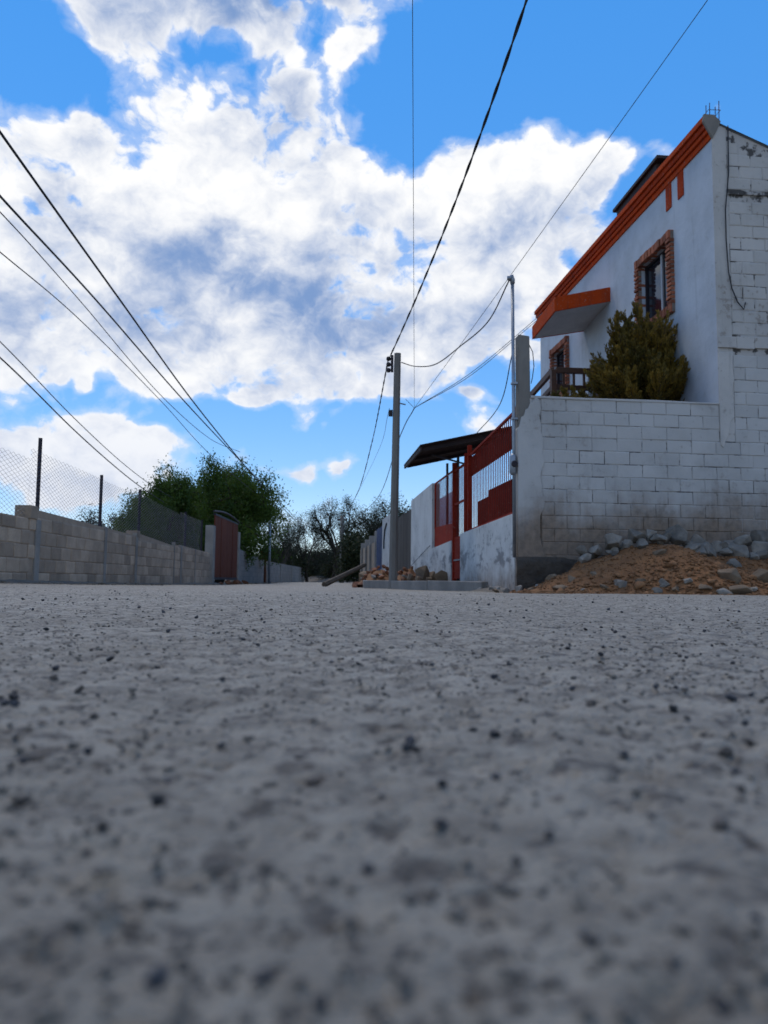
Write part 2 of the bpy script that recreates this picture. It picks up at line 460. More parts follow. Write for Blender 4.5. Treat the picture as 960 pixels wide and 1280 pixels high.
M['lmortar'] = simple('grey_mortar', (.40, .305, .222), (.31, .237, .172), 5, .95, .7, .012, 40, .05)
M['blue'] = simple('blue_gate_paint', (.025, .055, .16), (.02, .04, .12), 3, .6, .15, .003, 30, .15)
M['darkfence'] = simple('grey_brown_boards', (.085, .075, .068), (.05, .045, .042), 5, .85, .3, .004, 30, .2, stretch=(1, 1, .2))
M['rockg'] = simple('blue_grey_rock', (.27, .238, .20), (.125, .112, .096), 5, .85, .7, .02, 22, .3)
M['rockt'] = simple('tan_rock', (.22, .16, .105), (.15, .105, .07), 6, .9, .7, .02, 25, .3)
M['clod'] = simple('soil_clod', (.26, .13, .057), (.165, .080, .038), 8, .95, .7, .01, 40, .0)
M['soil'] = simple('orange_brown_soil', (.26, .122, .050), (.17, .078, .033), 4, .97, 1.0, .02, 40, 0)
M['bricklump'] = simple('broken_red_brick', (.24, .10, .05), (.14, .07, .045), 7, .92, .6, .01, 40, .35)
M['pebble'] = simple('dark_pebble', (.060, .060, .064), (.028, .028, .032), 300, .75, .4, .0008, 1500, .5)
M['pebbleb'] = simple('brown_pebble', (.12, .10, .085), (.07, .06, .05), 300, .8, .4, .0008, 1500, .4)
M['grit'] = simple('road_grit', (.22, .195, .16), (.085, .075, .065), 70, .9, .3, .0006, 1500, 0)
M['roofsheet'] = simple('rusty_roof_sheet', (.055, .032, .028), (.030, .022, .022), 4, .7, .2, .003, 30, 0, .3)
M['tile'] = simple('roof_sheet_blue_grey', (.18, .20, .23), (.12, .13, .15), 4, .6, .2, .004, 30, 0)
M['terrain'] = simple('dry_earth', (.20, .16, .11), (.12, .10, .07), .6, .97, .8, .05, 6, 0)
M['bank'] = simple('pale_earth_bank', (.20, .175, .14), (.14, .12, .10), 1.2, .97, .8, .04, 9, 0)
M['frame'] = simple('pale_window_frame', (.42, .42, .44), (.36, .36, .38), 8, .5, 0, 0, None, 0)
M['lilac'] = simple('lilac_render', (.50, .44, .54), (.43, .38, .47), 1, .9, .2, .005, 30, 0)
M['bark'] = simple('dark_bark', (.055, .042, .032), (.03, .024, .02), 9, .95, .7, .02, 30, .1)
M['barkf'] = simple('pale_bark', (.10, .085, .07), (.06, .05, .042), 9, .95, .7, .02, 30, .1)


def mat_leaf(name, a, bb, c, trans=.25):
    m, b, p = new_mat(name)
    v = b.pos()
    n = b.noise(v, 1.6, 3, .6); n2 = b.noise(v, 14, 2, .5)
    col = b.mix(b.step(n, .35, .65), a, bb)
    col = b.mix(b.step(n2, .45, .75, 0, .6), col, c)
    b.put(p.inputs['Base Color'], col); p.inputs['Roughness'].default_value = .6
    p.inputs['Specular IOR Level'].default_value = .25
    tr = b.N.new('ShaderNodeBsdfTranslucent'); b.put(tr.inputs[0], col)
    ms = b.N.new('ShaderNodeMixShader'); ms.inputs[0].default_value = trans
    b.L.new(p.outputs[0], ms.inputs[1]); b.L.new(tr.outputs[0], ms.inputs[2])
    b.L.new(ms.outputs[0], b.N['Material Output'].inputs[0])
    return m


M['leaf'] = mat_leaf('pepper_leaf', (.060, .105, .014), (.038, .075, .012), (.10, .145, .02), .4)
M['leafd'] = mat_leaf('grey_green_leaf', (.030, .040, .022), (.022, .030, .018), (.05, .06, .035), .2)
M['leafs'] = mat_leaf('scrub_leaf', (.035, .045, .015), (.02, .028, .01), (.05, .06, .02), .2)
M['conifer'] = mat_leaf('golden_conifer', (.17, .115, .018), (.085, .070, .016), (.32, .19, .024), .22)


def mat_road():
    m, b, p = new_mat('worn_concrete_road')
    v = b.pos(); x, y, z = b.xyz(v)[:3]
    big = b.noise(v, 1.1, 5, .6); mid = b.noise(v, 22, 5, .6); fine = b.noise(v, 260, 4, .65)
    col = b.mix(b.step(big, .3, .7), (.315, .28, .222), (.41, .365, .295))
    col = b.mix(b.step(mid, .40, .66, 0, .75), col, (.175, .152, .12))
    # exposed aggregate and dirt-filled pits
    wv = b.vmath('ADD', v, b.vmath('MULTIPLY', b.vmath('SUBTRACT', b.N.new('ShaderNodeTexNoise').outputs['Color'], (.5, .5, .5)), (.0, .0, .0)))
    vv_ = b.vmath('MULTIPLY', wv, (1, 1, .2))
    for sc, a0, a1, f, c in ((75, .10, .30, .75, (.062, .052, .042)), (150, .12, .32, .7, (.080, .068, .056)), (34, .07, .24, .6, (.075, .060, .046))):
        d = b.voro(vv_, sc)
        n = b.voro(vv_, sc, out='Color')
        pick = b.step(b.xyz(n)[0], .50, .56)
        d2 = b.math('ADD', d, b.math('MULTIPLY_ADD', b.noise(v, sc * 2.5, 3, .6), .5, -.25))
        col = b.mix(b.math('MULTIPLY', b.step(d2, a1, a0, 0, f), pick), col, c)
    blo = b.noise(v, 36, 4, .55, .4)
    col = b.mix(b.step(blo, .565, .66, 0, .85), col, (.070, .056, .043))
    blo2 = b.noise(v, 95, 3, .55)
    col = b.mix(b.step(blo2, .575, .67, 0, .80), col, (.075, .062, .05))
    sp_ = b.noise(v, 900, 3, .6)
    col = b.mix(b.step(sp_, .56, .72, 0, .55), col, (.09, .085, .082))
    b.put(p.inputs['Base Color'], col)
    b.put(p.inputs['Roughness'], b.step(mid, .3, .7, .60, .78, False)); p.inputs['Specular IOR Level'].default_value = .5
    hh = b.math('ADD', b.math('MULTIPLY', fine, .6), b.math('MULTIPLY', b.noise(v, 90, 5, .65), 1.0))
    b.put(p.inputs['Normal'], b.bump(hh, 1.0, .010))
    return m


M['road'] = mat_road()


def mat_glass():
    m, b, p = new_mat('dark_window_glass')
    p.inputs['Base Color'].default_value = (.012, .014, .02, 1); p.inputs['Roughness'].default_value = .08
    p.inputs['Specular IOR Level'].default_value = .5
    b.put(p.inputs['Normal'], b.bump(b.noise(b.pos(), 2.5, 2), .1, .01))
    return m


M['glass'] = mat_glass()


# ------------------------------------------------------------------ ground
def sstep(a, b, x):
    t = np.clip((x - a) / (b - a), 0, 1); return t * t * (3 - 2 * t)


def gbase(X, Y):
    X = np.asarray(X, float); Y = np.asarray(Y, float)
    g = -.1 * sstep(1.2, 17, Y) * 1.0
    g = g + .05 * sstep(-2.5, -5, X) * sstep(3, 8, Y) * sstep(24, 13, Y)
    g = g + .02 * sstep(28, 60, Y)
    return g


def gz(x, y): return float(gbase(x, y))


def grow(a, b, d0, k):
    out = [a]; 
    while out[-1] < b: out.append(out[-1] + max(d0, k * out[-1]))
    return out


xs = grow(0, 7.6, .0045, .013); xs = np.array([-v for v in xs[:0:-1]] + xs)
xs = xs[(xs > -7.2) & (xs < 7.6)]
ys = np.array([-5, -3.5, -2.4, -1.6, -1, -.6, -.35, -.2, -.1, -.04] + grow(0, .09, .01, 0) + [v for v in grow(.1, 82, .0036, .0105)][1:])
XX, YY = np.meshgrid(xs, ys)
near = sstep(16, 3, YY)
ZZ = gbase(XX, YY)
ZZ += .010 * fbm(XX * .7, YY * .7, 3, 3) * sstep(.4, 2.5, YY) * (1 + .5 * sstep(6, 20, YY))
ZZ += .0024 * fbm(XX * 9, YY * 9, 21, 4) * sstep(.0, .5, YY)
ZZ += .0026 * fbm(XX * 55, YY * 55, 5, 3)
pit = fbm(XX * 70, YY * 70, 9, 2); ZZ -= .0042 * sstep(.24, .58, pit)
pit2 = fbm(XX * 24, YY * 24, 31, 3); ZZ -= .0036 * sstep(.28, .55, pit2)
bumpy = fbm(XX * 120, YY * 120, 41, 2); ZZ += .0018 * sstep(.2, .6, bumpy)
# under the camera the concrete stays flat
ny, nx = XX.shape
idx = np.arange(ny * nx).reshape(ny, nx)
Fq = np.stack([idx[:-1, :-1], idx[:-1, 1:], idx[1:, 1:], idx[1:, :-1]], -1).reshape(-1, 4)
road = link('road', np_mesh('road', np.stack([XX, YY, ZZ], -1).reshape(-1, 3), Fq, M['road'], True)); tag(road, kind='structure')

# wide terrain underneath and around
tx = np.linspace(-420, 420, 141); ty = np.linspace(-60, 780, 141)
TX, TY = np.meshgrid(tx, ty)
TZ = -.22 + .25 * fbm(TX * .05, TY * .05, 77, 3) * sstep(70, 160, TY)
i2 = np.arange(TX.size).reshape(TX.shape)
Ft = np.stack([i2[:-1, :-1], i2[:-1, 1:], i2[1:, 1:], i2[1:, :-1]], -1).reshape(-1, 4)
tag(link('ground', np_mesh('ground', np.stack([TX, TY, TZ], -1).reshape(-1, 3), Ft, M['terrain'], True)), kind='structure')


def road_hit(px, py):
    d = ray(px, py); k = .05
    lo, hi = .02, 40.0
    for _ in range(60):
        mid = (lo + hi) / 2; p = O + d * mid
        if p[2] > gz(p[0], p[1]): lo = mid
        else: hi = mid
    return O + d * lo


ROADZ = {}
def surf(x, y):
    j = int(np.clip(np.searchsorted(xs, x), 1, nx - 1)); i = int(np.clip(np.searchsorted(ys, y), 1, ny - 1))
    return float(max(ZZ[i, j], ZZ[i - 1, j - 1], ZZ[i - 1, j], ZZ[i, j - 1]))


# far earth banks that close the end of the street
def bank(name, label, cx, cy, rx, ry, h, seed, mat='bank', rz=0.0):
    n = 34; V = []; 
    g = np.linspace(-1, 1, n); GX, GY = np.meshgrid(g, g)
    r = np.sqrt(GX ** 2 + GY ** 2)
    Z = np.clip(1 - r, 0, 1) ** .8 * h * (1 + .5 * fbm(GX * 2.5 + seed, GY * 2.5, seed, 4)) - .08
    ii = np.arange(n * n).reshape(n, n)
    Fb = np.stack([ii[:-1, :-1], ii[:-1, 1:], ii[1:, 1:], ii[1:, :-1]], -1).reshape(-1, 4)
    o = link(name, np_mesh(name, np.stack([GX * rx, GY * ry, Z], -1).reshape(-1, 3), Fb, M[mat], True), None, (cx, cy, -.1), (0, 0, rz))
    return o


for (px, Y, rx, ry, h, sd_) in ((398, 66, 3.2, 2.5, .55, 1), (436, 60, 3.6, 2.2, .62, 2), (415, 70, 6, 3, .7, 3), (360, 72, 9, 4, .9, 4), (470, 66, 5, 3, .9, 5)):
    p = PX(px, 724, Y)
    tag(bank('earth_bank', '', p[0], Y, rx, ry, h, sd_), kind='structure')


# ------------------------------------------------------------------ right-hand property
LOC0 = (CC[0], CC[1], 0.0)
SH = 3.238                                   # house facade plane s


def RT(name, label, cat, group=None): return thing(name, label, cat, LOC0, ANG, group)


def block_meshes(name, mat, L, H, D, n, seed, bev=.012, jit=.006):
    out = []
    rg = random.Random(seed)
    for k in range(n):
        mb = MB()
        j = lambda a=jit: rg.uniform(-a, a)
        x, z = L / 2, H / 2
        # back ring, front ring (outer), inset face; front faces -y
        b_ = [(-x, D, -z), (x, D, -z), (x, D, z), (-x, D, z)]
        o_ = [(-x + j(), bev * .8 + j(.003), -z + j()), (x + j(), bev * .8 + j(.003), -z + j()), (x + j(), bev * .8 + j(.003), z + j()), (-x + j(), bev * .8 + j(.003), z + j())]
        i_ = [(sx * (x - bev * rg.uniform(.7, 1.6)), j(.002), sz * (z - bev * rg.uniform(.7, 1.6))) for sx, sz in ((-1, -1), (1, -1), (1, 1), (-1, 1))]
        vs = b_ + o_ + i_
        fs = [(8, 9, 10, 11)] + [(4 + q, 4 + (q + 1) % 4, 8 + (q + 1) % 4, 8 + q) for q in range(4)] + [(q, (q + 1) % 4, 4 + (q + 1) % 4, 4 + q) for q in range(4)] + [(3, 2, 1, 0)]
        mb.add(vs, fs); out.append(mb.mesh(name, mat))
    return out


BW = .400; BH = .2
rgb = random.Random(5)
blkL = {w: block_meshes('block', M['block'], w - .007, BH - .006, .05, 6, int(w * 100), .008, .004) for w in (.4, .2)}
blkU = {w: block_meshes('block', M['block_hi'], w - .010, BH - .008, .05, 6, int(w * 100) + 1, .011, .007) for w in (.4, .2)}


def lay_blocks(parent, meshes, s0, s1, h0, h1, topfun, skip=None, face=-.009, jt=.0048):
    row = 0; h = h0
    while h + BH <= h1 + 1e-3:
        s = s0
        first = True
        while s < s1 - .15:
            w = .2 if (first and row % 2) else .4
            if s + w > s1 - .15: w = s1 - s
            first = False
            if h + BH <= topfun(s) + .005 and h + BH <= topfun(s + w) + .005 and not (skip and skip(s, h, w)):
                me = rgb.choice(meshes[.2 if w < .3 else .4])
                ob = link('block', me, parent, (s + w / 2, face + rgb.uniform(-jt, jt), h + BH / 2 + rgb.uniform(-.002, .002)),
                     (rgb.uniform(-.006, .006), rgb.uniform(-.004, .004), rgb.uniform(-.005, .005)))
                ob.scale = (w / (.2 if w < .3 else .4), 1, 1)
            s += w
        h += BH; row += 1


# --- garden retaining wall (frontal block wall left of the house corner)
rw = RT('retaining_wall', 'white-washed concrete block wall with brown splash stain, holding up the garden', 'wall')
wtop = 2.89
part('mortar', MB().prism([(.16, -.3), (SH + .221, -.3), (SH + .221, 2.29), (SH - .002, 2.29), (SH - .002, wtop - .01), (.16, wtop - .01)], 1, 0, .2), M['joint'], rw)
lay_blocks(rw, blkL, .36, 6.5, .09, 2.29, lambda s: 9)
lay_blocks(rw, blkL, .36, SH - .004, 2.29, wtop, lambda s: wtop + .02)
part('coping', MB().prism([(.20, wtop - .012), (SH - .01, wtop - .012), (SH - .01, wtop + .012), (2.2, wtop + .028), (1.1, wtop + .020), (.20, wtop + .03)], 1, -.022, .23), M['block'], rw, bevel=.006)
# rough plastered end strip and tall tie column
mb = MB(); n = 26
prof = []
for k in range(n):
    h = -.2 + (2.72 + .2) * k / (n - 1)
    prof.append((.36 + rgb.uniform(-.035, .05), h))
mb.prism([(.0, -.2)] + prof + [(.33, 2.86), (.27, 2.90), (.23, 2.82), (.19, 2.80), (.16, 2.72), (.12, 2.70), (.09, 2.60), (.05, 2.58), (.02, 2.44), (.0, 2.40)], 1, -.028, .21)
part('plaster_strip', mb, M['block'], rw)
col_ = part('column', MB().hexa([(.015, -.012, 2.2), (.205, -.012, 2.2), (.205, .19, 2.2), (.015, .19, 2.2)],
                               [(.02, .015, 3.88), (.20, .015, 3.86), (.20, .195, 3.87), (.02, .195, 3.88)]), M['pole'], rw, bevel=.012)
fx = np.arange(-.06, 4.6, .04); fz = np.linspace(-.3, .46, 20)
FX, FZ = np.meshgrid(fx, fz)
prof_ = np.clip((.47 + .10 * fbm(FX * 2.2, FX * 0, 71, 3) - FZ) / .14, 0, 1) ** .5
FY = .05 - (.15 + .05 * fbm(FX * 3, FZ * 3, 72, 3) + .025 * fbm(FX * 11, FZ * 11, 73, 3)) * prof_
i3 = np.arange(FX.size).reshape(FX.shape)
link('footing', np_mesh('footing', np.stack([FX, FY, FZ], -1).reshape(-1, 3), np.stack([i3[:-1, :-1], i3[:-1, 1:], i3[1:, 1:], i3[1:, :-1]], -1).reshape(-1, 4), M['concrete_dk'], True), rw)

# --- the house
house = RT('house', 'two-storey house with pale blue-white render, orange roof trim and bare block side wall', 'house')
ROOFH = 7.62
slope = .39


def rooftop(s): return ROOFH - .06 - slope * max(0, s - SH)


# facade (faces the street), built round its window and door openings
TE = 9.06
WIN = (1.33, 2.80, 4.86, 6.36)              # t0,t1,h0,h1 outer of the brick surround
DOOR = (4.75, 5.55, 2.6, 5.0)
WIN2 = (6.75, 8.05, 4.72, 6.18)
br = .15


def opening(w): return (w[0] + br, w[1] - br, w[2] + br, w[3] - br)


def wall_with_holes(t0, t1, h0, h1, holes, x0, x1):
    """wall slab in plane x, split at the hole borders; returns MB"""
    mb = MB()
    tsx = sorted({t0, t1, *[q for w in holes for q in w[:2]]}); hsx = sorted({h0, h1, *[q for w in holes for q in w[2:]]})
    def inside(a, b): return any(w[0] <= a <= w[1] and w[2] <= b <= w[3] for w in holes)
    idx = {}
    def V(x, t, h):
        key = (x, round(t, 4), round(h, 4))
        if key not in idx: idx[key] = len(mb.v); mb.v.append((x, t, h))
        return idx[key]
    cells = {}
    for i in range(len(tsx) - 1):
        for j in range(len(hsx) - 1):
            cells[i, j] = not inside((tsx[i] + tsx[i + 1]) / 2, (hsx[j] + hsx[j + 1]) / 2)
    for (i, j), on in cells.items():
        if not on: continue
        a, b_, c, d = tsx[i], tsx[i + 1], hsx[j], hsx[j + 1]
        for x in (x0, x1): mb.f.append((V(x, a, c), V(x, b_, c), V(x, b_, d), V(x, a, d)))
        for (di, dj, e) in ((-1, 0, ((a, c), (a, d))), (1, 0, ((b_, c), (b_, d))), (0, -1, ((a, c), (b_, c))), (0, 1, ((a, d), (b_, d)))):
            if not cells.get((i + di, j + dj), False):
                (p, q), (r, s_) = e
                mb.f.append((V(x0, p, q), V(x1, p, q), V(x1, r, s_), V(x0, r, s_)))
    return mb


part('facade', wall_with_holes(.0, TE, 2.3, 7.30, [opening(WIN), DOOR, opening(WIN2)], SH, SH + .22), M['render'], house)
# side wall of blocks with its sloping top
sw = part('side_wall', MB().prism([(SH + .223, -.3), (7.4, -.3), (7.4, rooftop(7.4) - .022), (SH + .222, rooftop(SH + .222) - .022)], 1, .0, .2), M['joint_hi'], house)
part('corner_plaster', MB().prism([(SH - .004, 2.3), (SH + .24, 2.3), (SH + .24, 7.46), (SH - .004, 7.52)], 1, -.010, .0), M['block_hi'], house)
part('corner_column', MB().prism([(SH - .006, 2.24), (SH + .04, 2.20), (SH + .09, 2.34), (SH + .13, 2.42), (SH + .17, 2.62), (SH + .235, 2.70), (SH + .20, 3.1), (SH + .25, 3.3), (SH + .22, 3.5), (SH + .24, 3.72), (SH - .006, 3.72)], 1, -.026, .0), M['block_hi'], house, bevel=.006)
lay_blocks(sw, {.4: blkU[.4], .2: blkU[.2]}, SH + .245, 6.5, 4.02, 8, lambda s: rooftop(s) - .03, jt=.005, skip=lambda s, h, w: 6.30 < h + .1 < 6.44)
lay_blocks(sw, blkL, SH + .245, 6.5, 2.29, 3.72, lambda s: 3.72)
bb_ = MB()
for k in range(12):
    a = SH + .0 + .3 * k
    bb_.box(a, a + .297, -.030 - rgb.uniform(0, .014), .0, 3.80 + rgb.uniform(-.012, .012), 3.985 + rgb.uniform(-.01, .01))
part('bond_beam', bb_, M['block_hi'], house, bevel=.006)
bb_ = MB()
for k in range(12):
    a = SH + .245 + .27 * k
    bb_.box(a, a + .266, -.020 - rgb.uniform(0, .016), .0, 6.335 + rgb.uniform(-.01, .01), 6.40 + rgb.uniform(-.012, .01))
part('mortar_ledge', bb_, M['joint_hi'], house, bevel=.005)
# back and far walls so that the house is a closed volume
part('rear_wall', MB().box(7.2, 7.4, .2, TE, -.3, rooftop(7.4) - .1), M['render'], house)
part('far_wall', MB().prism([(SH + .222, -.3), (7.2, -.3), (7.2, rooftop(7.2) - .1), (SH + .222, rooftop(SH + .222) - .1)], 1, TE - .2, TE), M['render'], house)
# roof sheet: corrugated, falls away from the street
mb = MB(); nseg = 120; ptsA = []
for k in range(nseg + 1):
    t = -.03 + (TE + .3) * k / nseg; w = .012 * math.cos(k * math.pi)
    ptsA.append((t, w))
b0 = len(mb.v)
for (t, w) in ptsA:
    for (s, dh) in ((SH - .05, 0), (7.7, 0), (7.7, -.02), (SH - .05, -.02)):
        mb.v.append((s, t, rooftop(s) - .005 + w + dh + (.02 if s < SH else 0)))
for k in range(nseg):
    for q in range(4):
        mb.f.append((b0 + 4 * k + q, b0 + 4 * k + (q + 1) % 4, b0 + 4 * (k + 1) + (q + 1) % 4, b0 + 4 * (k + 1) + q))
roof = part('roof', mb, M['tile'], house)
# orange trim in steps along the eave
tr = [(.0, -.03, 7.26, 7.36), (.0, -.07, 7.362, 7.44), (.0, -.10, 7.442, 7.54), (.0, -.14, 7.542, 7.64)]
for k, (a, b_, h0, h1) in enumerate(tr):
    part('roof_trim', MB().box(SH + b_, SH + .05, .012 + .002 * k, TE + .12 - .004 * k, h0, h1), M['orange' if k != 2 else 'orange2'], house, bevel=.006)
part('trim_end', MB().prism([(SH - .155, 7.53), (SH - .08, 7.40), (SH + .0, 7.25), (SH + .08, 7.40), (SH + .15, 7.55), (SH + .04, 7.655), (SH - .14, 7.655)], 1, -.035, .010), M['pole'], house, bevel=.006)
# painted vertical bars under the eave
for (t0, t1, h0, h1) in ((.93, 1.13, 6.90, 7.258), (1.37, 1.57, 6.90, 7.258)):
    part('painted_bar', MB().box(SH - .018, SH + .01, t0, t1, h0 - .10, h1), M['orange2'], house, bevel=.004)


# windows in raised brick surrounds
def brick_meshes(dx, dy, dz, n, seed):
    out = []; rg = random.Random(seed)
    for k in range(n):
        mb = MB().box(-dx / 2, dx / 2, -dy / 2, dy / 2, -dz / 2, dz / 2, .004, rg)
        me = mb.mesh('brick', M['brick'])
        bm = bmesh.new(); bm.from_mesh(me); bmesh.ops.bevel(bm, geom=bm.edges[:], offset=.005, segments=1, affect='EDGES'); bm.to_mesh(me); bm.free()
        out.append(me)
    return out


bs_v = brick_meshes(.20, .100, .15, 5, 1)    # soldier (along t thin)
bs_h = brick_meshes(.20, .15, .058, 5, 2)    # stacked side


def window(name, w, parent):
    t0, t1, h0, h1 = w
    wn = part(name, MB().box(SH + .10, SH + .118, t0 + br, t1 - br, h0 + br, h1 - br), M['glass'], parent)
    part('mortar', wall_with_holes(t0 + .01, t1 - .01, h0 + .01, h1 - .01, [(t0 + br - .004, t1 - br + .004, h0 + br - .004, h1 - br + .004)], SH - .055, SH + .09), M['mortar'], wn)
    n = int((t1 - t0) / .118); d = (t1 - t0) / n
    for k in range(n):
        for hh in (h1 - .075, h0 + .075):
            link('brick', rgb.choice(bs_v), wn, (SH + .012 + rgb.uniform(-.012, .012), t0 + d * (k + .5), hh + rgb.uniform(-.005, .005)), (rgb.uniform(-.02, .02), 0, rgb.uniform(-.02, .02)))
    n = int((h1 - h0 - .3) / .078); d = (h1 - h0 - .3) / n
    for k in range(n):
        for tt in (t0 + .075, t1 - .075):
            link('brick', rgb.choice(bs_h), wn, (SH + .014 + rgb.uniform(-.015, .015), tt + rgb.uniform(-.006, .006), h0 + .15 + d * (k + .5)), (rgb.uniform(-.02, .02), rgb.uniform(-.02, .02), rgb.uniform(-.02, .02)))
    fr = MB(); a, b_, c, e = t0 + br, t1 - br, h0 + br, h1 - br
    for (q0, q1, r0, r1) in ((a, a + .04, c, e), (b_ - .04, b_, c, e), (a + .04, b_ - .04, c, c + .04), (a + .04, b_ - .04, e - .04, e)):
        fr.box(SH + .07, SH + .098, q0, q1, r0, r1)
    part('window_frame', fr, M['darkpost'], wn)
    m_ = (a + b_) / 2 - .1
    part('mullion', MB().box(SH + .066, SH + .097, m_ - .025, m_ + .025, c + .04, e - .04), M['frame'], wn)
    return wn


window('window', WIN, house); window('window', WIN2, house)
dr = part('door', MB().box(SH + .12, SH + .16, DOOR[0], DOOR[1], DOOR[2], DOOR[3]), M['wood'], house)
part('handle', MB().tube([(SH + .09, DOOR[0] + .12, 3.85), (SH + .09, DOOR[0] + .12, 4.0)], .012, 6), M['galv'], dr)
# entrance canopy: sloping slab with orange fascia
ctop = [(SH, 4.20, 6.40), (2.03, 4.20, 6.12), (2.03, 5.75, 6.02), (SH, 5.75, 6.26)]
th = .30
can = part('canopy', MB().hexa([(x, y, z - th + .012) for x, y, z in ctop][::-1], [(x, y, z - .012) for x, y, z in ctop][::-1]), M['soffit'], house)
e_ = .03
o_ = [(SH, 4.20 - e_, 6.40), (2.03 - e_, 4.20 - e_, 6.12), (2.03 - e_, 5.75 + e_, 6.02), (SH, 5.75 + e_, 6.26)]
for (a, b_, c, d) in ((o_[0], o_[1], ctop[1], ctop[0]), (o_[1], o_[2], ctop[2], ctop[1]), (o_[2], o_[3], ctop[3], ctop[2])):
    q = [a, b_, c, d]
    part('fascia', MB().hexa([(x, y, z - th) for x, y, z in q], [(x, y, z) for x, y, z in q]), M['orange'], can)
part('canopy_roof', MB().hexa([(x, y, z - .01) for x, y, z in ctop], [(x, y, z + .02) for x, y, z in ctop]), M['orange2'], can)
# wall cable
mb = MB(); pts = []
for px, py in ((910, 157), (911, 215), (907, 262), (908, 300), (911, 340), (915, 360), (922, 377), (930, 387), (932, 378)):
    d = ray(px, py); nrm = np.array([vv[0], vv[1], 0]); k = ((np.append(CC, 0) - O) @ nrm - .04) / (d @ nrm); q = O + d * k
    s, t, h = toL(q); pts.append((s, -.036, h))
part('hanging_cable', mb.tube(pts, .009, 6), M['wire'], house, True)
# rebar starter bars on the corner
rb = MB()
for (s, t) in ((3.24, .05), (3.40, .05), (3.25, .18), (3.41, .18)):
    rb.tube([(s, t, 7.5), (s + .005, t, 7.66), (s + .01, t, 7.90 + rgb.uniform(-.03, .08))], .007, 5)
rb.tube([(3.22, .04, 7.78), (3.43, .04, 7.79), (3.43, .19, 7.79), (3.23, .19, 7.78), (3.22, .04, 7.78)], .005, 5)
part('rebar', rb, M['rust'], house)
# dark stair-head box standing on the roof
hb = part('roof_hatch', MB().prism([(2.05, 7.3), (4.0, 7.3), (4.0, 8.02), (2.15, 8.06)], 0, SH + .10, SH + 1.4), M['roofsheet'], house)
part('hatch_lid', MB().hexa([(SH + .04, 1.98, 8.07), (SH + 1.5, 1.98, 8.07), (SH + 1.5, 4.08, 8.03), (SH + .04, 4.08, 8.03)], [(SH + .04, 1.98, 8.13), (SH + 1.5, 1.98, 8.13), (SH + 1.5, 4.08, 8.09), (SH + .04, 4.08, 8.09)]), M['roofsheet'], hb)

# --- raised terrace behind the retaining wall
ter = part('terrace', MB().box(1.38, SH - .002, .202, 4.6, -.3, 2.66), M['lilac']); ter.location = LOC0; ter.rotation_euler = (0, 0, ANG)
tag(ter, 'lilac-rendered raised garden terrace behind the white-washed block wall', 'terrace')

# --- timber terrace railing
tr_ = RT('timber_railing', 'dark brown timber rail along the terrace behind the golden conifer', 'railing')
RS, RTT = 1.47, 2.7
for (s, t) in ((RS, RTT), (2.5, RTT), (RS, 4.4)):
    part('post', MB().box(s - .05, s + .05, t - .05, t + .05, 2.6, 4.12 - .05 * (t - RTT)), M['wood'], tr_, bevel=.006)
for hh, th_ in ((4.06, .11), (3.74, .09), (3.42, .09)):
    part('rail', MB().box(RS + .052, 2.448, RTT - .035, RTT + .035, hh, hh + th_), M['wood'], tr_, bevel=.006)
    part('rail', MB().hexa([(RS - .035, RTT + .052, hh), (RS + .035, RTT + .052, hh), (RS + .035, 4.348, hh - .16), (RS - .035, 4.348, hh - .16)], [(RS - .035, RTT + .052, hh + th_), (RS + .035, RTT + .052, hh + th_), (RS + .035, 4.348, hh + th_ - .16), (RS - .035, 4.348, hh + th_ - .16)]), M['wood'], tr_)
for k in range(4):
    q = RS + .2 + .2 * k
    part('baluster', MB().box(q - .02, q + .02, RTT - .02, RTT + .02, 2.6, 4.06), M['wood'], tr_)

# --- street front: low wall, railing, gate, walls
GB = .10                                    # pavement height at the front walls
lw = RT('low_wall', 'low white street wall with dark water stains under the red railing', 'wall')
part('wall', MB().prism([(.12, -.3), (4.32, -.3), (4.32, 1.06), (.12, 1.14)], 0, .0, .16), M['lowwall'], lw, bevel=.008)

rl = RT('metal_railing', 'red vertical-bar street railing with stepped sheet panels on the low white wall', 'railing')
t0, t1 = .24, 3.68
topR = lambda t: 2.78 - .05 * (t - .24)
part('top_rail', MB().hexa([(.05, t0, topR(t0) - .04), (.09, t0, topR(t0) - .04), (.09, t1, topR(t1) - .04), (.05, t1, topR(t1) - .04)], [(.05, t0, topR(t0)), (.09, t0, topR(t0)), (.09, t1, topR(t1)), (.05, t1, topR(t1))]), M['red'], rl)
part('bottom_rail', MB().hexa([(.05, t0, 1.15), (.09, t0, 1.15), (.09, t1, 1.07), (.05, t1, 1.07)], [(.05, t0, 1.19), (.09, t0, 1.19), (.09, t1, 1.11), (.05, t1, 1.11)]), M['red'], rl)
barm = MB().box(-.006, .006, -.009, .009, 0, 1).mesh('bar', M['red'])
nb = 28
for k in range(nb):
    t = t0 + .05 + (t1 - t0 - .1) * k / (nb - 1)
    o = link('bar', barm, rl, (.07, t, 1.16 - .02 * t)); o.scale = (1, 1, topR(t) - .02 - (1.16 - .02 * t))
part('upper_panel', MB().prism([(t0, 2.20), (t1, 2.16), (t1, 2.55), (t0, 2.56)], 0, .086, .092), M['redshade'], rl)
part('stepped_panel', MB().prism([(t0, 1.16), (3.05, 1.10), (3.05, 1.60), (2.25, 1.61), (2.25, 1.72), (t0, 1.72)], 0, .086, .092), M['redshade'], rl)
for t in (.20, 3.72):
    part('post', MB().box(.03, .11, t - .04, t + .04, 1.05, 2.80), M['red'], rl, bevel=.004)

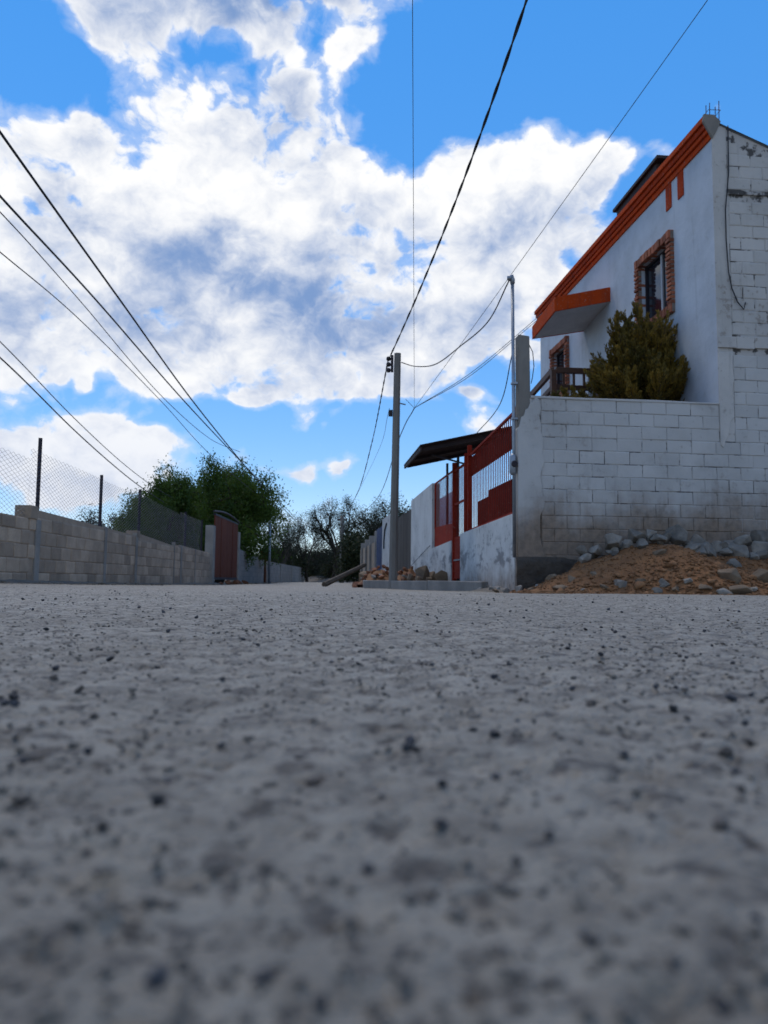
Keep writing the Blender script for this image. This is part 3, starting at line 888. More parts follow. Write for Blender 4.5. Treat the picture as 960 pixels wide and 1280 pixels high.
gt = RT('metal_gate', 'narrow red pedestrian gate standing between the railing and white wall', 'gate')
g0, g1 = 4.33, 5.28
for t in (3.98, 5.24):
    part('post', MB().box(.02, .11, t - .045, t + .045, GB, 2.68), M['red'], gt, bevel=.004)
for h in (2.46, 1.72, .98): part('gate_rail', MB().box(.05, .07, 4.03, 5.19, h, h + .05), M['red'], gt)
for k in range(9):
    t = 4.1 + 1.02 * k / 8
    o = link('bar', barm, gt, (.06, t, 1.03)); o.scale = (1, 1, 1.45)
part('lower_panel', MB().box(.050, .062, 4.33, 5.19, .14, .978), M['red'], gt)
part('latch', MB().box(.02, .05, 4.45, 5.1, .52, .55), M['galv'], gt)

g2 = RT('wide_gate', 'wide red barred gate with solid sheet base beside the tall white wall', 'gate')
part('lower_panel', MB().prism([(5.32, .99), (7.76, .92), (7.76, 1.42), (5.32, 1.36)], 0, .060, .072), M['red'], g2)
part('gate_rail', MB().box(.05, .07, 5.32, 7.76, 2.50, 2.54), M['red'], g2)
for t in (5.30, 7.68): part('stile', MB().box(.05, .08, t, t + .06, 1.38, 2.498), M['red'], g2)
for k in range(15):
    t = 5.45 + 2.15 * k / 14
    o = link('bar', barm, g2, (.07, t, 1.38)); o.scale = (1, 1, 1.14)

ww = RT('street_wall', 'tall white rendered street wall stepping down beside the red gate', 'wall')
part('wall', MB().prism([(5.30, -.3), (11.6, -.3), (11.6, 2.49), (7.80, 2.55), (7.80, .90), (5.30, .97)], 0, .0, .20), M['lowwall'], ww)
part('guy_wire', MB().tube([(-.03, 7.9, .98), (-.06, 11.3, .50)], .008, 5), M['wire'], ww)

pk = RT('stair_wall', 'lilac plastered wall seen behind the red gate bars', 'wall')
part('wall', MB().box(1.16, 1.36, 11.2, 16.5, -.3, 2.75), M['lilac'], pk)
st = RT('steps', 'concrete steps climbing behind the red railing to the terrace', 'steps')
for k in range(9):
    part('step', MB().box(.22, 1.14, 3.9 - .33 * (k + 1), 3.9 - .33 * k - .002, -.2, .17 * (k + 1)), M['concrete'], st)

# canopy sheet above the gate
cs = RT('gate_canopy', 'dark rusty corrugated sheet canopy jutting out above the red gate', 'canopy')
mb = MB(); ns = 34; mt = 7
for i in range(mt + 1):
    s = -.88 + 2.6 * i / mt
    for k in range(ns + 1):
        t = 4.10 + 2.55 * k / ns
        hcv = 2.84 + .235 * (s + .88) + .014 * math.cos(k * math.pi)
        hcv += -.03 * (k / ns)
        mb.v.append((s, t, hcv))
for i in range(mt):
    for k in range(ns):
        a = i * (ns + 1) + k; mb.f.append((a, a + 1, a + ns + 2, a + ns + 1))
sheet = part('sheet', mb, M['roofsheet'], cs)
mod = sheet.modifiers.new('s', 'SOLIDIFY'); mod.thickness = .012
for t in (4.22, 5.4, 6.55):
    part('rafter', MB().hexa([(-.80, t, 2.74), (-.80, t + .05, 2.74), (1.6, t + .05, 3.30), (1.6, t, 3.30)], [(-.80, t, 2.81), (-.80, t + .05, 2.81), (1.6, t + .05, 3.37), (1.6, t, 3.37)]), M['roofsheet'], cs)
part('edge_board', MB().box(-.87, -.83, 4.12, 6.64, 2.73, 2.81), M['roofsheet'], cs)
for t in (4.02, 5.22, 6.5):
    part('post', MB().box(.115, .165, t - .025, t + .025, .1, 2.86), M['darkpost'], cs)
part('brace', MB().tube([(.14, 4.05, 2.45), (-.55, 4.6, 2.74)], .02, 5), M['darkpost'], cs)

# walls and fences further along the street
pf = RT('board_fence', 'grey-brown upright board fence between two white street walls', 'fence')
bm_ = MB().box(-.012, .012, -.066, .066, 0, 1).mesh('board', M['darkfence'])
for k in range(36):
    t = 11.68 + .142 * k
    o = link('board', bm_, pf, (.02 + rgb.uniform(-.004, .004), t, -.2), (0, 0, rgb.uniform(-.02, .02))); o.scale = (1, 1, 2.44 + rgb.uniform(-.03, .03))
part('rail', MB().box(.035, .075, 11.66, 16.8, .4, .48).box(.035, .075, 11.66, 16.8, 1.8, 1.88), M['darkfence'], pf)
w2 = RT('plaster_wall', 'narrow white plastered wall with a black cable mark beyond the concrete pole', 'wall')
part('wall', MB().box(.0, .2, 16.85, 20.1, -.3, 2.58), M['lowwall'], w2)
part('cable', MB().tube([(-.02, 18.3, 2.3), (-.025, 18.9, 2.1), (-.02, 19.2, 1.7), (-.02, 19.25, 1.35)], .03, 6), M['wire'], w2)
bg_ = RT('blue_gate', 'dark blue ribbed sheet gate along the far right of the street', 'gate')
for k in range(9):
    part('sheet', MB().box(.0 + .02 * (k % 2), .05 + .02 * (k % 2), 20.15 + .27 * k, 20.15 + .27 * (k + 1) - .01, -.1, 2.33), M['blue'], bg_)
pw = RT('pillared_wall', 'grey block wall with upright concrete pillars past the blue gate', 'wall')
part('wall', MB().box(.06, .2, 22.75, 33, -.3, 1.85), M['lmortar'], pw)
for t in (23.0, 25.9, 28.4, 31.2):
    part('pillar', MB().box(-.04, .22, t - .14, t + .14, -.3, 2.30 - .02 * (t - 23)), M['concrete'], pw, bevel=.01)

# --- galvanised service mast on the corner
ms = RT('service_mast', 'galvanised steel electricity mast with meter box strapped to the corner column', 'mast')
part('pipe', MB().tube([(-.045, .06, .45), (-.045, .06, 2.4), (-.055, .06, 4.70)], .026, 10), M['galv'], ms, True)
part('weather_head', MB().tube([(-.055, .06, 4.69), (-.055, .06, 4.75), (-.075, .05, 4.80), (-.11, .04, 4.78), (-.12, .035, 4.74)], [.036, .042, .045, .04, .03], 8), M['galv'], ms, True)
mx = part('meter_box', MB().tube([(-.06, .05, 1.70), (-.06, .05, 1.73), (-.06, .05, 1.98), (-.06, .05, 2.02)], [.035, .055, .055, .035], 10), M['galv'], ms, True)
part('meter_dial', MB().tube([(-.06, -.02, 1.86), (-.06, -.055, 1.86)], [.05, .044], 12), M['darkpost'], mx)
for h in (2.55, 3.1):
    part('strap', MB().box(-.08, .01, .02, .10, h, h + .03), M['galv'], ms)
part('lead_in', MB().tube([(.21, .08, 3.74), (.26, .06, 3.62), (.275, .05, 3.40), (.25, .05, 3.22), (.225, .04, 3.12)], .007, 5), M['wire'], ms)

# ------------------------------------------------------------------ pavement and kerb
K = [(1.70, 13.35), (.85, 15.05), (.15, 16.6), (-.45, 18.0), (-.55, 20.4), (.1, 22.5)]
pav_in = [WL(.05, 12.0, 0)[:2], WL(.05, 4.0, 0)[:2], WL(.05, 2.0, 0)[:2]]
pv = MB().prism([(1.9, 13.42)] + [(a + .09, b_ + .04) for a, b_ in K[:]] + [pav_in[0], pav_in[1], pav_in[2]], 2, -.35, .082)
pav = part('pavement', pv, M['concrete']); tag(pav, kind='structure')
for (a, b_) in zip(K[:-1], K[1:]):
    d = np.array(b_) - np.array(a); L = np.linalg.norm(d); d /= L; nrm = np.array([-d[1], d[0]])
    if nrm[0] < 0 or True:
        inn = np.array([d[1], -d[0]])
    gp = .012
    q = [np.array(a) + d * gp, np.array(b_) - d * gp, np.array(b_) - d * gp + inn * .13, np.array(a) + d * gp + inn * .13]
    part('kerb', MB().hexa([(*c, -.3) for c in q], [(*c, .09 + rgb.uniform(-.008, .008)) for c in q]), M['concrete'], pav, bevel=.012)


# ------------------------------------------------------------------ soil heap with rocks against the block wall
HS = [(-.25, 0), (.05, .06), (.5, .33), (.95, .47), (1.3, .58), (1.75, .72), (2.1, .68), (2.5, .50), (2.95, .36), (3.4, .28), (4.2, .34), (5.2, .30), (6.2, .1), (6.8, 0)]
BS = [(-.2, 0), (.55, .0), (.75, .42), (1.1, .52), (1.5, .66), (2.0, .74), (2.4, .60), (3.0, .56), (3.6, .60), (4.5, .55), (6.0, .3), (6.8, 0)]


def heap_h(s, t):
    s = np.asarray(s, float); t = np.asarray(t, float)
    a = np.interp(s, [p[0] for p in HS], [p[1] for p in HS]); b_ = np.interp(s, [p[0] for p in BS], [p[1] for p in BS])
    front = -2.05 + .18 * np.sin(s * 2.1) + .25 * sstep(.9, -.2, s)
    f = np.clip((t - front) / (-1.0 - front), 0, 1) ** .75
    h = a * np.where(t < -1.0, f, 1 - .35 * np.clip((t + 1.0) / .9, 0, 1))
    h = np.maximum(h, b_ * np.clip(1 - np.abs((t + .42) / .75) ** 1.6, 0, 1))
    h = h + (.045 * fbm(s * 4 + 3, t * 4, 51, 4) + .02 * fbm(s * 14, t * 14, 61, 3)) * np.clip(h * 6, 0, 1)
    return h - .075


gs = np.arange(-.4, 6.9, .03); gt_ = np.arange(-2.5, .0, .03)
GS, GT = np.meshgrid(gs, gt_)
GHH = heap_h(GS, GT)
ii = np.arange(GS.size).reshape(GS.shape)
Fh = np.stack([ii[:-1, :-1], ii[:-1, 1:], ii[1:, 1:], ii[1:, :-1]], -1).reshape(-1, 4)
heap = link('soil_heap', np_mesh('soil_heap', np.stack([GS, GT, GHH], -1).reshape(-1, 3), Fh, M['soil'], True), None, LOC0, (0, 0, ANG))
tag(heap, 'loose orange-brown soil heap tipped against the white-washed block wall', 'soil heap')

ico = bmesh.new(); bmesh.ops.create_icosphere(ico, subdivisions=1, radius=1)
ICV = np.array([v.co[:] for v in ico.verts]); ICF = np.array([[v.index for v in f.verts] for f in ico.faces]); ico.free()


def scatter_mesh(name, P, R, mat, seed, flat=.75, jag=.28):
    rg = np.random.default_rng(seed); n = len(P)
    V = ICV[None] * (1 + rg.normal(size=(n, 12, 1)) * jag)
    sc_ = np.stack([rg.uniform(.7, 1.35, n), rg.uniform(.7, 1.35, n), rg.uniform(.6, 1.1, n) * flat], -1)
    V = V * sc_[:, None]
    th_ = rg.uniform(0, 6.28, n); c, s = np.cos(th_), np.sin(th_)
    V = np.stack([V[..., 0] * c[:, None] - V[..., 1] * s[:, None], V[..., 0] * s[:, None] + V[..., 1] * c[:, None], V[..., 2]], -1)
    V = V * np.asarray(R)[:, None, None] + np.asarray(P)[:, None]
    Fa = (ICF[None] + 12 * np.arange(n)[:, None, None]).reshape(-1, 3)
    return np_mesh(name, V.reshape(-1, 3), Fa, mat)


n = 6000
ss = NR.uniform(-.3, 6.3, n); tt = NR.uniform(-2.3, -.25, n)
hh = heap_h(ss, tt); rr = NR.uniform(.006, .020, n) * (1 + .7 * (tt < -1.5)) * np.where(NR.uniform(size=n) < .06, 2.2, 1)
kp = hh > -.07
cl = link('soil_clods', scatter_mesh('soil_clods', np.stack([ss, tt, hh + rr * .2], -1)[kp], rr[kp], M['clod'], 3, .75, .34), heap); tag(cl, kind='stuff')

RKG = [rock_mesh('rock', M['rockg'], 100 + k, 3, 8, .85, .008) for k in range(10)]
RKT = [rock_mesh('rock', M['rockt'], 200 + k, 3, 9, .8, .012) for k in range(6)]
RKB = [rock_mesh('brick_lump', M['bricklump'], 300 + k, 3, 8, .75, .012) for k in range(8)]
RKD = [rock_mesh('rock', M['concrete'], 400 + k, 3, 9, .75, .012) for k in range(5)]


def heap_ray(px, py, tmax=-.38):
    d = ray(px, py)
    for Y in np.arange(9.0, 12.5, .02):
        p = O + d * (Y / d[1]); s, t, h = toL(p)
        if t > tmax: return s, t, h
        if h < heap_h(s, t): return s, t, h
    return s, t, h


ROCKS = [(727, 690, 9), (745, 692, 10), (765, 679, 13), (792, 665, 12), (813, 667, 9), (830, 662, 10), (844, 672, 15), (873, 677, 12), (877, 689, 12), (895, 680, 9),
         (903, 672, 9), (927, 672, 13), (917, 691, 17), (950, 694, 19), (951, 673, 15), (888, 691, 8), (917, 707, 9), (785, 678, 7), (860, 660, 8), (975, 685, 16), (990, 672, 14), (1005, 690, 15)]
for k, (px, py, r) in enumerate(ROCKS):
    s, t, h = heap_ray(px, py); Y = 11.5 + t; R = r * 1.18 * Y / F; h = min(h + R * .15, float(heap_h(s, t)) + R * 1.1)
    o = link('rock', RKG[k % 10], None, WL(s, t - R * .1, h), (RNG.uniform(-.5, .5), RNG.uniform(-.5, .5), RNG.uniform(0, 6.28)))
    q = RNG.uniform(.85, 1.1); o.scale = (R * RNG.uniform(.9, 1.25), R * RNG.uniform(.8, 1.1), R * q)
    tag(o, 'blue-grey quarried rock lying along the crest of the orange-brown soil heap', 'rock', 'blue-grey rocks on the soil heap')
for k in range(30):
    s = RNG.uniform(.7, 5.8); t = RNG.uniform(-.62, -.2); R = RNG.uniform(.07, .16)
    h = float(heap_h(s, t))
    o = link('rock', RKG[(k * 3) % 10], None, WL(s, t, h + R * .45), (RNG.uniform(-.5, .5), RNG.uniform(-.5, .5), RNG.uniform(0, 6.28)))
    o.scale = (R * RNG.uniform(.9, 1.3), R, R * RNG.uniform(.75, 1.0))
    tag(o, 'blue-grey quarried rock lying along the crest of the orange-brown soil heap', 'rock', 'blue-grey rocks on the soil heap')
FOOT = [(912, 722, 15, 't'), (823, 692, 8, 't'), (775, 730, 9, 'g'), (828, 731, 8, 'g'), (823, 739, 6, 'g'), (923, 740, 12, 't'), (860, 727, 6, 'g'), (690, 722, 7, 't'), (700, 737, 9, 't'), (950, 724, 14, 't'),
        (728, 739, 4, 'g'), (648, 737, 6, 'g'), (665, 738, 5, 't'), (905, 742, 8, 'g'), (755, 735, 6, 't'), (800, 728, 6, 't'), (845, 737, 6, 't'), (880, 735, 7, 't'), (940, 738, 7, 'g'), (715, 724, 6, 't'), (742, 718, 5, 't'), (970, 735, 10, 't'), (632, 737, 5, 'g'), (620, 736, 4, 't')]
for k, (px, py, r, c) in enumerate(FOOT):
    s, t, h = heap_ray(px, py); Y = 11.5 + t; R = r * 1.3 * Y / F
    h = min(h, float(heap_h(s, t)) + R * .35)
    if h < -.05: h = gz(*WL(s, t, 0)[:2]) + R * .4
    o = link('rock', (RKG if c == 'g' else RKT)[k % 6], None, WL(s, t, h), (RNG.uniform(-.4, .4), RNG.uniform(-.4, .4), RNG.uniform(0, 6.28)))
    o.scale = (R * 1.15, R, R * .9)
    if c == 'g': tag(o, 'small grey stone at the road-side foot of the soil heap', 'stone', 'grey stones at the foot of the soil heap')
    else: tag(o, 'tan earthy stone lying on the lower slope of the soil heap', 'stone', 'tan stones on the soil heap')

n = 900
ss = NR.uniform(-.6, 6.0, n); tt = -2.0 - np.abs(NR.normal(size=n)) * .32
ww_ = [WL(a_, b_, 0) for a_, b_ in zip(ss, tt)]
rr = NR.uniform(.005, .018, n) * np.where(NR.uniform(size=n) < .06, 2.2, 1)
Pd = np.array([(w_[0], w_[1], gz(w_[0], w_[1]) + r_ * .3) for w_, r_ in zip(ww_, rr)])
tag(link('spilled_soil', scatter_mesh('spilled_soil', Pd, rr, M['clod'], 5, .7, .3)), 'crumbs of orange-brown soil spilled onto the road from the heap', 'soil', kind='stuff')
n = 2600
yy_ = NR.uniform(6.5, 40, n); off = np.abs(NR.normal(size=n)) * .16 + .03
rr = NR.uniform(.006, .022, n) * np.where(NR.uniform(size=n) < .05, 2.4, 1)
Pd = np.array([(LX(y) + o_, y, gz(LX(y) + o_, y) + r_ * .3) for y, o_, r_ in zip(yy_, off, rr)])
tag(link('wall_foot_debris', scatter_mesh('wall_foot_debris', Pd, rr, M['bank'], 6, .7, .3)), 'loose dirt and stone crumbs gathered along the foot of the left block wall', 'debris', kind='stuff')
# low wedge of swept dirt along the left wall
dy_ = np.arange(6, 60, .12); du = np.linspace(0, 1, 7)
DY, DU = np.meshgrid(dy_, du)
wdt = .30 + .14 * fbm(DY * .9, DY * 0, 81, 3); hgt = .055 + .04 * fbm(DY * .7, DY * 0, 82, 3)
DX = LX(DY) + .0 + DU * wdt
DZ = gbase(DX, DY) - .012 + hgt * (1 - DU) ** 1.3 + .012 * fbm(DX * 9, DY * 9, 83, 3)
i4 = np.arange(DX.size).reshape(DX.shape)
tag(link('dirt_strip', np_mesh('dirt_strip', np.stack([DX, DY, DZ], -1).reshape(-1, 3), np.stack([i4[:-1, :-1], i4[:-1, 1:], i4[1:, 1:], i4[1:, :-1]], -1).reshape(-1, 4), M['bank'], True)), kind='structure')

# broken edge between kerb and heap
for k in range(34):
    f = k / 33
    x = 1.72 + .75 * f + RNG.uniform(-.15, .15); y = 13.4 - 2.3 * f + RNG.uniform(-.3, .3); R = RNG.uniform(.04, .12)
    o = link('rubble_stone', RKD[k % 5], None, (x, y, gz(x, y) + R * .45), (RNG.uniform(-.4, .4), RNG.uniform(-.4, .4), RNG.uniform(0, 6.28)))
    o.scale = (R * 1.3, R, R * .85)
    tag(o, 'lump of broken dark concrete on the ragged road edge beside the low white wall', 'rubble', 'broken concrete along the road edge')
edge_ = bank('verge', '', 2.35, 12.6, 1.0, 2.2, .17, 9, 'bank', .3); edge_.location.z = -.07; tag(edge_, kind='structure')


def brick_pile(cx, cy, rx, ry, h, nl, z0, label, lump_label, group, seed, rmax=.11):
    rg = random.Random(seed)
    m_ = bank('rubble_mound', '', cx, cy, rx * 1.1, ry * 1.1, h, seed, 'clod'); m_.location.z = z0
    tag(m_, label, 'rubble mound')
    for k in range(nl):
        a = rg.uniform(0, 6.28); q = math.sqrt(rg.random()); x = cx + rx * q * math.cos(a); y = cy + ry * q * math.sin(a)
        R = rg.uniform(.05, rmax)
        o = link('brick_lump', (RKB if rg.random() < .75 else RKD)[k % 5], None, (x, y, z0 + h * .95 * (1 - q) ** .8 - .02 + R * .3), (rg.uniform(-.6, .6), rg.uniform(-.6, .6), rg.uniform(0, 6.28)))
        o.scale = (R * 1.35, R, R * .9); tag(o, lump_label, 'brick lump', group)


p = PX(476, 725, 20.5)
brick_pile(p[0], 20.5, .55, .9, .46, 34, .06, 'mound of orange brick rubble left of the concrete pole, on the pavement corner', 'broken orange brick lump in the pavement-corner mound beyond the concrete pole', 'brick lumps in the corner mound', 21)
p = PX(512, 725, 18.6)
brick_pile(p[0], 18.6, .42, .6, .42, 22, .07, 'mound of brown brick rubble between the concrete pole and white wall', 'broken brick lump in the mound between the concrete pole and white wall', 'brick lumps beside the pole', 22)
p = PX(536, 724, 17.3)
for k in range(9):
    R = (.26, .22, .2, .13, .12, .1, .1, .09, .08)[k]
    x = p[0] + (-.1, .28, .1, -.4, .5, -.25, .35, .0, .6)[k]; y = 17.4 + RNG.uniform(-.3, .3)
    o = link('stone', RKT[k % 6], None, (x, y, .08 + R * .5), (RNG.uniform(-.3, .3), RNG.uniform(-.3, .3), RNG.uniform(0, 6.28))); o.scale = (R, R * .9, R * 1.15)
    tag(o, 'rough brown stone on the pavement against the white street wall', 'stone', 'stones by the white street wall')
p = PX(455, 731, 20.0)
for k in range(10):
    R = RNG.uniform(.08, .16); x = p[0] + RNG.uniform(-.25, .3); y = 20.2 + RNG.uniform(-.8, .8)
    o = link('brick_lump', RKB[k % 8], None, (x, y, gz(x, y) + R * .45), (RNG.uniform(-.5, .5), RNG.uniform(-.5, .5), RNG.uniform(0, 6.28))); o.scale = (R * 1.3, R, R)
    tag(o, 'orange-brown brick lump spilled on the road off the pavement corner', 'brick lump', 'brick lumps spilled on the road')

# ------------------------------------------------------------------ poles
PB = (PX(491, 735, 16.7)[0], 16.7)
pt = PX(497, 442, 16.7)
up_ = thing('utility_pole', 'tapered grey concrete utility pole standing in the kerb by brick rubble', 'utility pole', (PB[0], PB[1], -.12))
mb = MB()
hp = float(pt[2]) + .12
def ring(cx, z, r): return [(cx + r * math.cos(q * math.pi / 4 + .39), r * math.sin(q * math.pi / 4 + .39), z) for q in range(8)]
lean = float(pt[0] - PB[0])
vs = []; fs = []
for k in range(9):
    f = k / 8; vs += ring(lean * f, hp * f, 0.102 - .022 * f)
for k in range(8):
    for q in range(8): fs.append((8 * k + q, 8 * k + (q + 1) % 8, 8 * k + 8 + (q + 1) % 8, 8 * k + 8 + q))
fs += [tuple(range(7, -1, -1)), tuple(range(64, 72))]
part('shaft', mb.add(vs, fs), M['pole'], up_)
ir = part('insulator_rack', MB().box(lean - .15, lean - .09, -.03, .03, hp - .42, hp - .04), M['darkpost'], up_)
for k in range(3):
    z = hp - .12 - .13 * k
    part('insulator', MB().tube([(lean - .2, 0, z - .045), (lean - .2, 0, z - .02), (lean - .2, 0, z + .02), (lean - .2, 0, z + .045)], [.035, .05, .05, .035], 8), M['darkpost'], ir, True)
part('bracket', MB().tube([(lean * .8 + .08, 0, hp * .785), (lean * .8 + .20, 0, hp * .78)], .016, 6), M['galv'], up_)
part('clamp', MB().box(lean * .7 - .17, lean * .7 - .08, -.05, .05, hp * .73, hp * .755), M['darkpost'], up_)


def small_pole(name, label, px, y0, y1, Y, r, mat, arm=True):
    a = PX(px, y0, Y); b_ = PX(px + (y0 - y1) * .01, y1, Y); z0 = min(a[2], gz(a[0], Y)) - .1
    o = thing(name, label, 'pole', (a[0], Y, z0))
    part('shaft', MB().tube([(0, 0, 0), ((b_[0] - a[0]) * .5, 0, (b_[2] - z0) * .5), (b_[0] - a[0], 0, b_[2] - z0)], [r, r * .9, r * .75], 8), mat, o, True)
    if arm: part('cross_arm', MB().box(b_[0] - a[0] - .35, b_[0] - a[0] + .35, -.04, .04, (b_[2] - z0) - .3, (b_[2] - z0) - .2), M['darkpost'], o)
    return b_


FT = small_pole('utility_pole', 'slim distant utility pole in front of the bare trees at the street end', 427, 722, 645, 52, .16, M['pole'])
small_pole('thin_pole', 'thin grey pole behind the left wall next to the rusty post', 337, 704, 650, 34, .06, M['galv'], False)


# ------------------------------------------------------------------ wires
def bez(pts, n=26):
    """Catmull-Rom through 3d points"""
    P = [np.array(p, float) for p in pts]; P = [2 * P[0] - P[1]] + P + [2 * P[-1] - P[-2]]
    out = []
    for i in range(1, len(P) - 2):
        for k in range(n):
            t = k / n; a, b_, c, d = P[i - 1], P[i], P[i + 1], P[i + 2]
            out.append(.5 * ((2 * b_) + (-a + c) * t + (2 * a - 5 * b_ + 4 * c - d) * t * t + (-a + 3 * b_ - 3 * c + d) * t ** 3))
    out.append(P[-2]); return out


def fitline(pts, yend, n=600):
    P = np.array(pts); cx_ = np.polyfit(P[:, 1], P[:, 0], 2); cz_ = np.polyfit(P[:, 1], P[:, 2], 2)
    y = np.linspace(P[0, 1], yend, n)
    return [np.array(q) for q in np.stack([np.polyval(cx_, y), y, np.polyval(cz_, y)], -1)]


def sagged(a, b_, sag, n=48):
    a = np.array(a, float); b_ = np.array(b_, float)
    return [a + (b_ - a) * t - np.array([0, 0, 4 * sag * t * (1 - t)]) for t in np.linspace(0, 1, n)]


def wire(label, pts, r, mat='wire', twist=False, name='overhead_cable'):
    mb = MB()
    if twist:
        L = 0
        for ph in (0, math.pi):
            q = []; L = 0
            for i, p in enumerate(pts):
                if i: L += np.linalg.norm(pts[i] - pts[i - 1])
                a = L * 2 * math.pi / 1.1 + ph
                q.append(np.array(p) + r * .75 * np.array([math.cos(a), 0, math.sin(a)]))
            mb.tube(q, r * .8, 6)
    else: mb.tube(pts, r, 6)
    o = part(name, mb, M[mat], None, True); tag(o, label, 'cable', 'overhead cables'); return o


ptop = (PB[0] + lean - .2, 16.7, float(pt[2]) - .1)
A0 = PX(655, 8, 6.6)
wire('thick twisted black cable rising from the concrete pole top over the road', fitline([ptop, PX(514, 392, 14.4), PX(540, 325, 12.4), PX(573, 240, 10.4), PX(600, 165, 9), PX(637, 70, 7.5), A0], -12), .0125, 'wire', True)
brk = np.array([PB[0] + lean * .8 + .25, 16.7, hp * .775 - .12])
kink = PX(518, 510, 16.6)
wire('hair-thin grey wire running straight up from the pole bracket over the road', sagged(kink, kink + (PX(515, -260, 5.0) - kink) * 1.9, .25), .0035, 'greywire')
wire('thin dark wire crossing the sky from the pole bracket past the house roof', sagged(kink, kink + (PX(1000, -170, 6.2) - kink) * 1.6, .06), .0045, 'wire')
mt_ = WL(-.11, .04, 4.74)
wire('black drop cable sagging from the concrete pole top to the galvanised mast', bez([(PB[0] + lean + .09, 16.7, float(pt[2]) - .2), PX(520, 458, 16.1), PX(545, 455, 15.3), PX(575, 433, 14.2), PX(610, 402, 12.8), mt_], 12), .011, 'wire')
hs_ = WL(SH - .02, 9.0, 7.1)
hs2 = PX(668, 400, 18)
for dy_ in (0, 5):
    wire('grey service wire from the house eave to the pole bracket', bez([PX(700, 372 + dy_, 19.5), hs2 + np.array([0, 0, -dy_ * .012]), PX(590, 465 + dy_ * .6, 17.4), kink], 14), .007, 'greywire')
wire('black cable dropping from the pole bracket down the street towards the trees', bez([kink, PX(499, 548, 20), PX(470, 625, 34), FT + np.array([.3, 0, -.5])], 14), .012, 'wire')
wire('black twin cable from the concrete pole top to the distant utility pole', bez([ptop, PX(464, 557, 25), PX(446, 618, 38), FT + np.array([-.1, 0, -.2])], 14), .013, 'wire', True)
wire('pale thin wire low on the concrete pole running to the distant pole', bez([(PB[0] + lean * .7 - .15, 16.7, hp * .74), PX(470, 570, 30), FT + np.array([.1, 0, -.3])], 14), .006, 'greywire')
wire('short black cable from the mast down to the rusty gate canopy', bez([WL(-.06, .06, 3.6), PX(625, 505, 13), WL(.3, 4.2, 3.12)], 14), .008, 'wire')
wire('tie wire between the concrete pole bracket and the wire junction', bez([(PB[0] + lean * .8 + .2, 16.7, hp * .78), kink], 6), .006, 'greywire')
# left-hand line along the street
LW = [('upper thick black cable of the line above the chain-link fence', [(-120, -8, 6.2), (0, 165, 9), (150, 375, 14), (250, 513, 21), (330, 610, 33), (372, 654, 50), (398, 682, 70)], .019),
      ('second thick black cable of the line above the chain-link fence', [(-120, 105, 6.6), (0, 245, 9), (120, 375, 13), (240, 512, 20), (330, 607, 33), (376, 655, 52), (398, 684, 70)], .016),
      ('thin black wire merging with the thick line above the fence', [(-120, 150, 6.9), (0, 265, 9.2), (100, 376, 12.5), (200, 493, 17), (262, 548, 23), (300, 565, 26)], .008),
      ('thin lower wire of the line that falls towards the left trees', [(-120, 215, 7.0), (0, 315, 9.4), (100, 400, 12.5), (200, 500, 17), (270, 575, 24), (345, 640, 40), (366, 672, 52)], .008),
      ('upper of two low wires dropping to the pepper tree', [(-120, 318, 10), (0, 427, 13), (90, 520, 17), (150, 576, 21), (190, 607, 25), (215, 622, 28)], .010),
      ('lower of two low wires dropping to the pepper tree', [(-120, 352, 10), (0, 447, 13), (90, 535, 17), (140, 580, 20.5), (175, 608, 24), (205, 628, 27)], .014)]
for lab, pts, r in LW:
    q3 = [PX(*q) for q in pts]
    back = q3[0] + (q3[0] - q3[1]) * 6; back[2] = q3[0][2] + .25 * (q3[0][2] - q3[1][2])
    wire(lab, [back] + bez(q3, 14), r)

# ------------------------------------------------------------------ left wall, chain-link fence and gate
LA = math.atan(.026)


def LP(Y, off, h): return (LX(Y) + off, Y, h)


lwl = thing('garden_wall', 'low bare grey block wall stepping along the street under the chain-link fence', 'wall', (LX(10), 10, 0), LA)
# local frame: y along wall (Y-10), x outward (+x faces the road)
SEG = []
for (p0, p1) in (((-260, 0), (37, 648)), ((37, 634), (170, 669)), ((170, 665), (226, 685)), ((226, 681), (262, 691))):
    if p0[0] < 0: Yb, hb_ = onL(*p1); SEG.append((6.0, Yb, hb_ + .02, hb_))
    else:
        Ya, ha = onL(*p0); Yb, hb_ = onL(*p1); SEG.append((Ya, Yb, ha, hb_))
lblk = {}
def lblock(w, k):
    key = (round(w, 2), k)
    if key not in lblk:
        lblk[key] = block_meshes('block', M['lblock'], w - .008, BH - .007, .05, 1, int(w * 100) + k * 7, .012, .006)[0]
    return lblk[key]
for (Ya, Yb, ha, hb_) in SEG:
    mbx = MB().prism([(Ya - 10, -.3), (Yb - 10, -.3), (Yb - 10, hb_ - .01), (Ya - 10, ha - .01)], 0, -.17, .0)
    part('mortar', mbx, M['lmortar'], lwl)
    row = 0; h = -.06
    hm = min(ha, hb_)
    while h < hm - .05:
        y = Ya - 10 + (.2 if row % 2 else 0) - .0
        Hh = min(BH, hm - h)
        while y < Yb - 10 - .1:
            w = min(.4, Yb - 10 - y)
            if w > .12 and Hh > .1:
                o = link('block', lblock(.4 if w > .39 else round(w, 1) or .1, rgb.randrange(4)), lwl, (.013 + rgb.uniform(-.004, .004), y + w / 2, h + Hh / 2), (0, 0, math.pi / 2))
                o.scale = (1, 1, Hh / BH)
            y += .4
        h += BH; row += 1
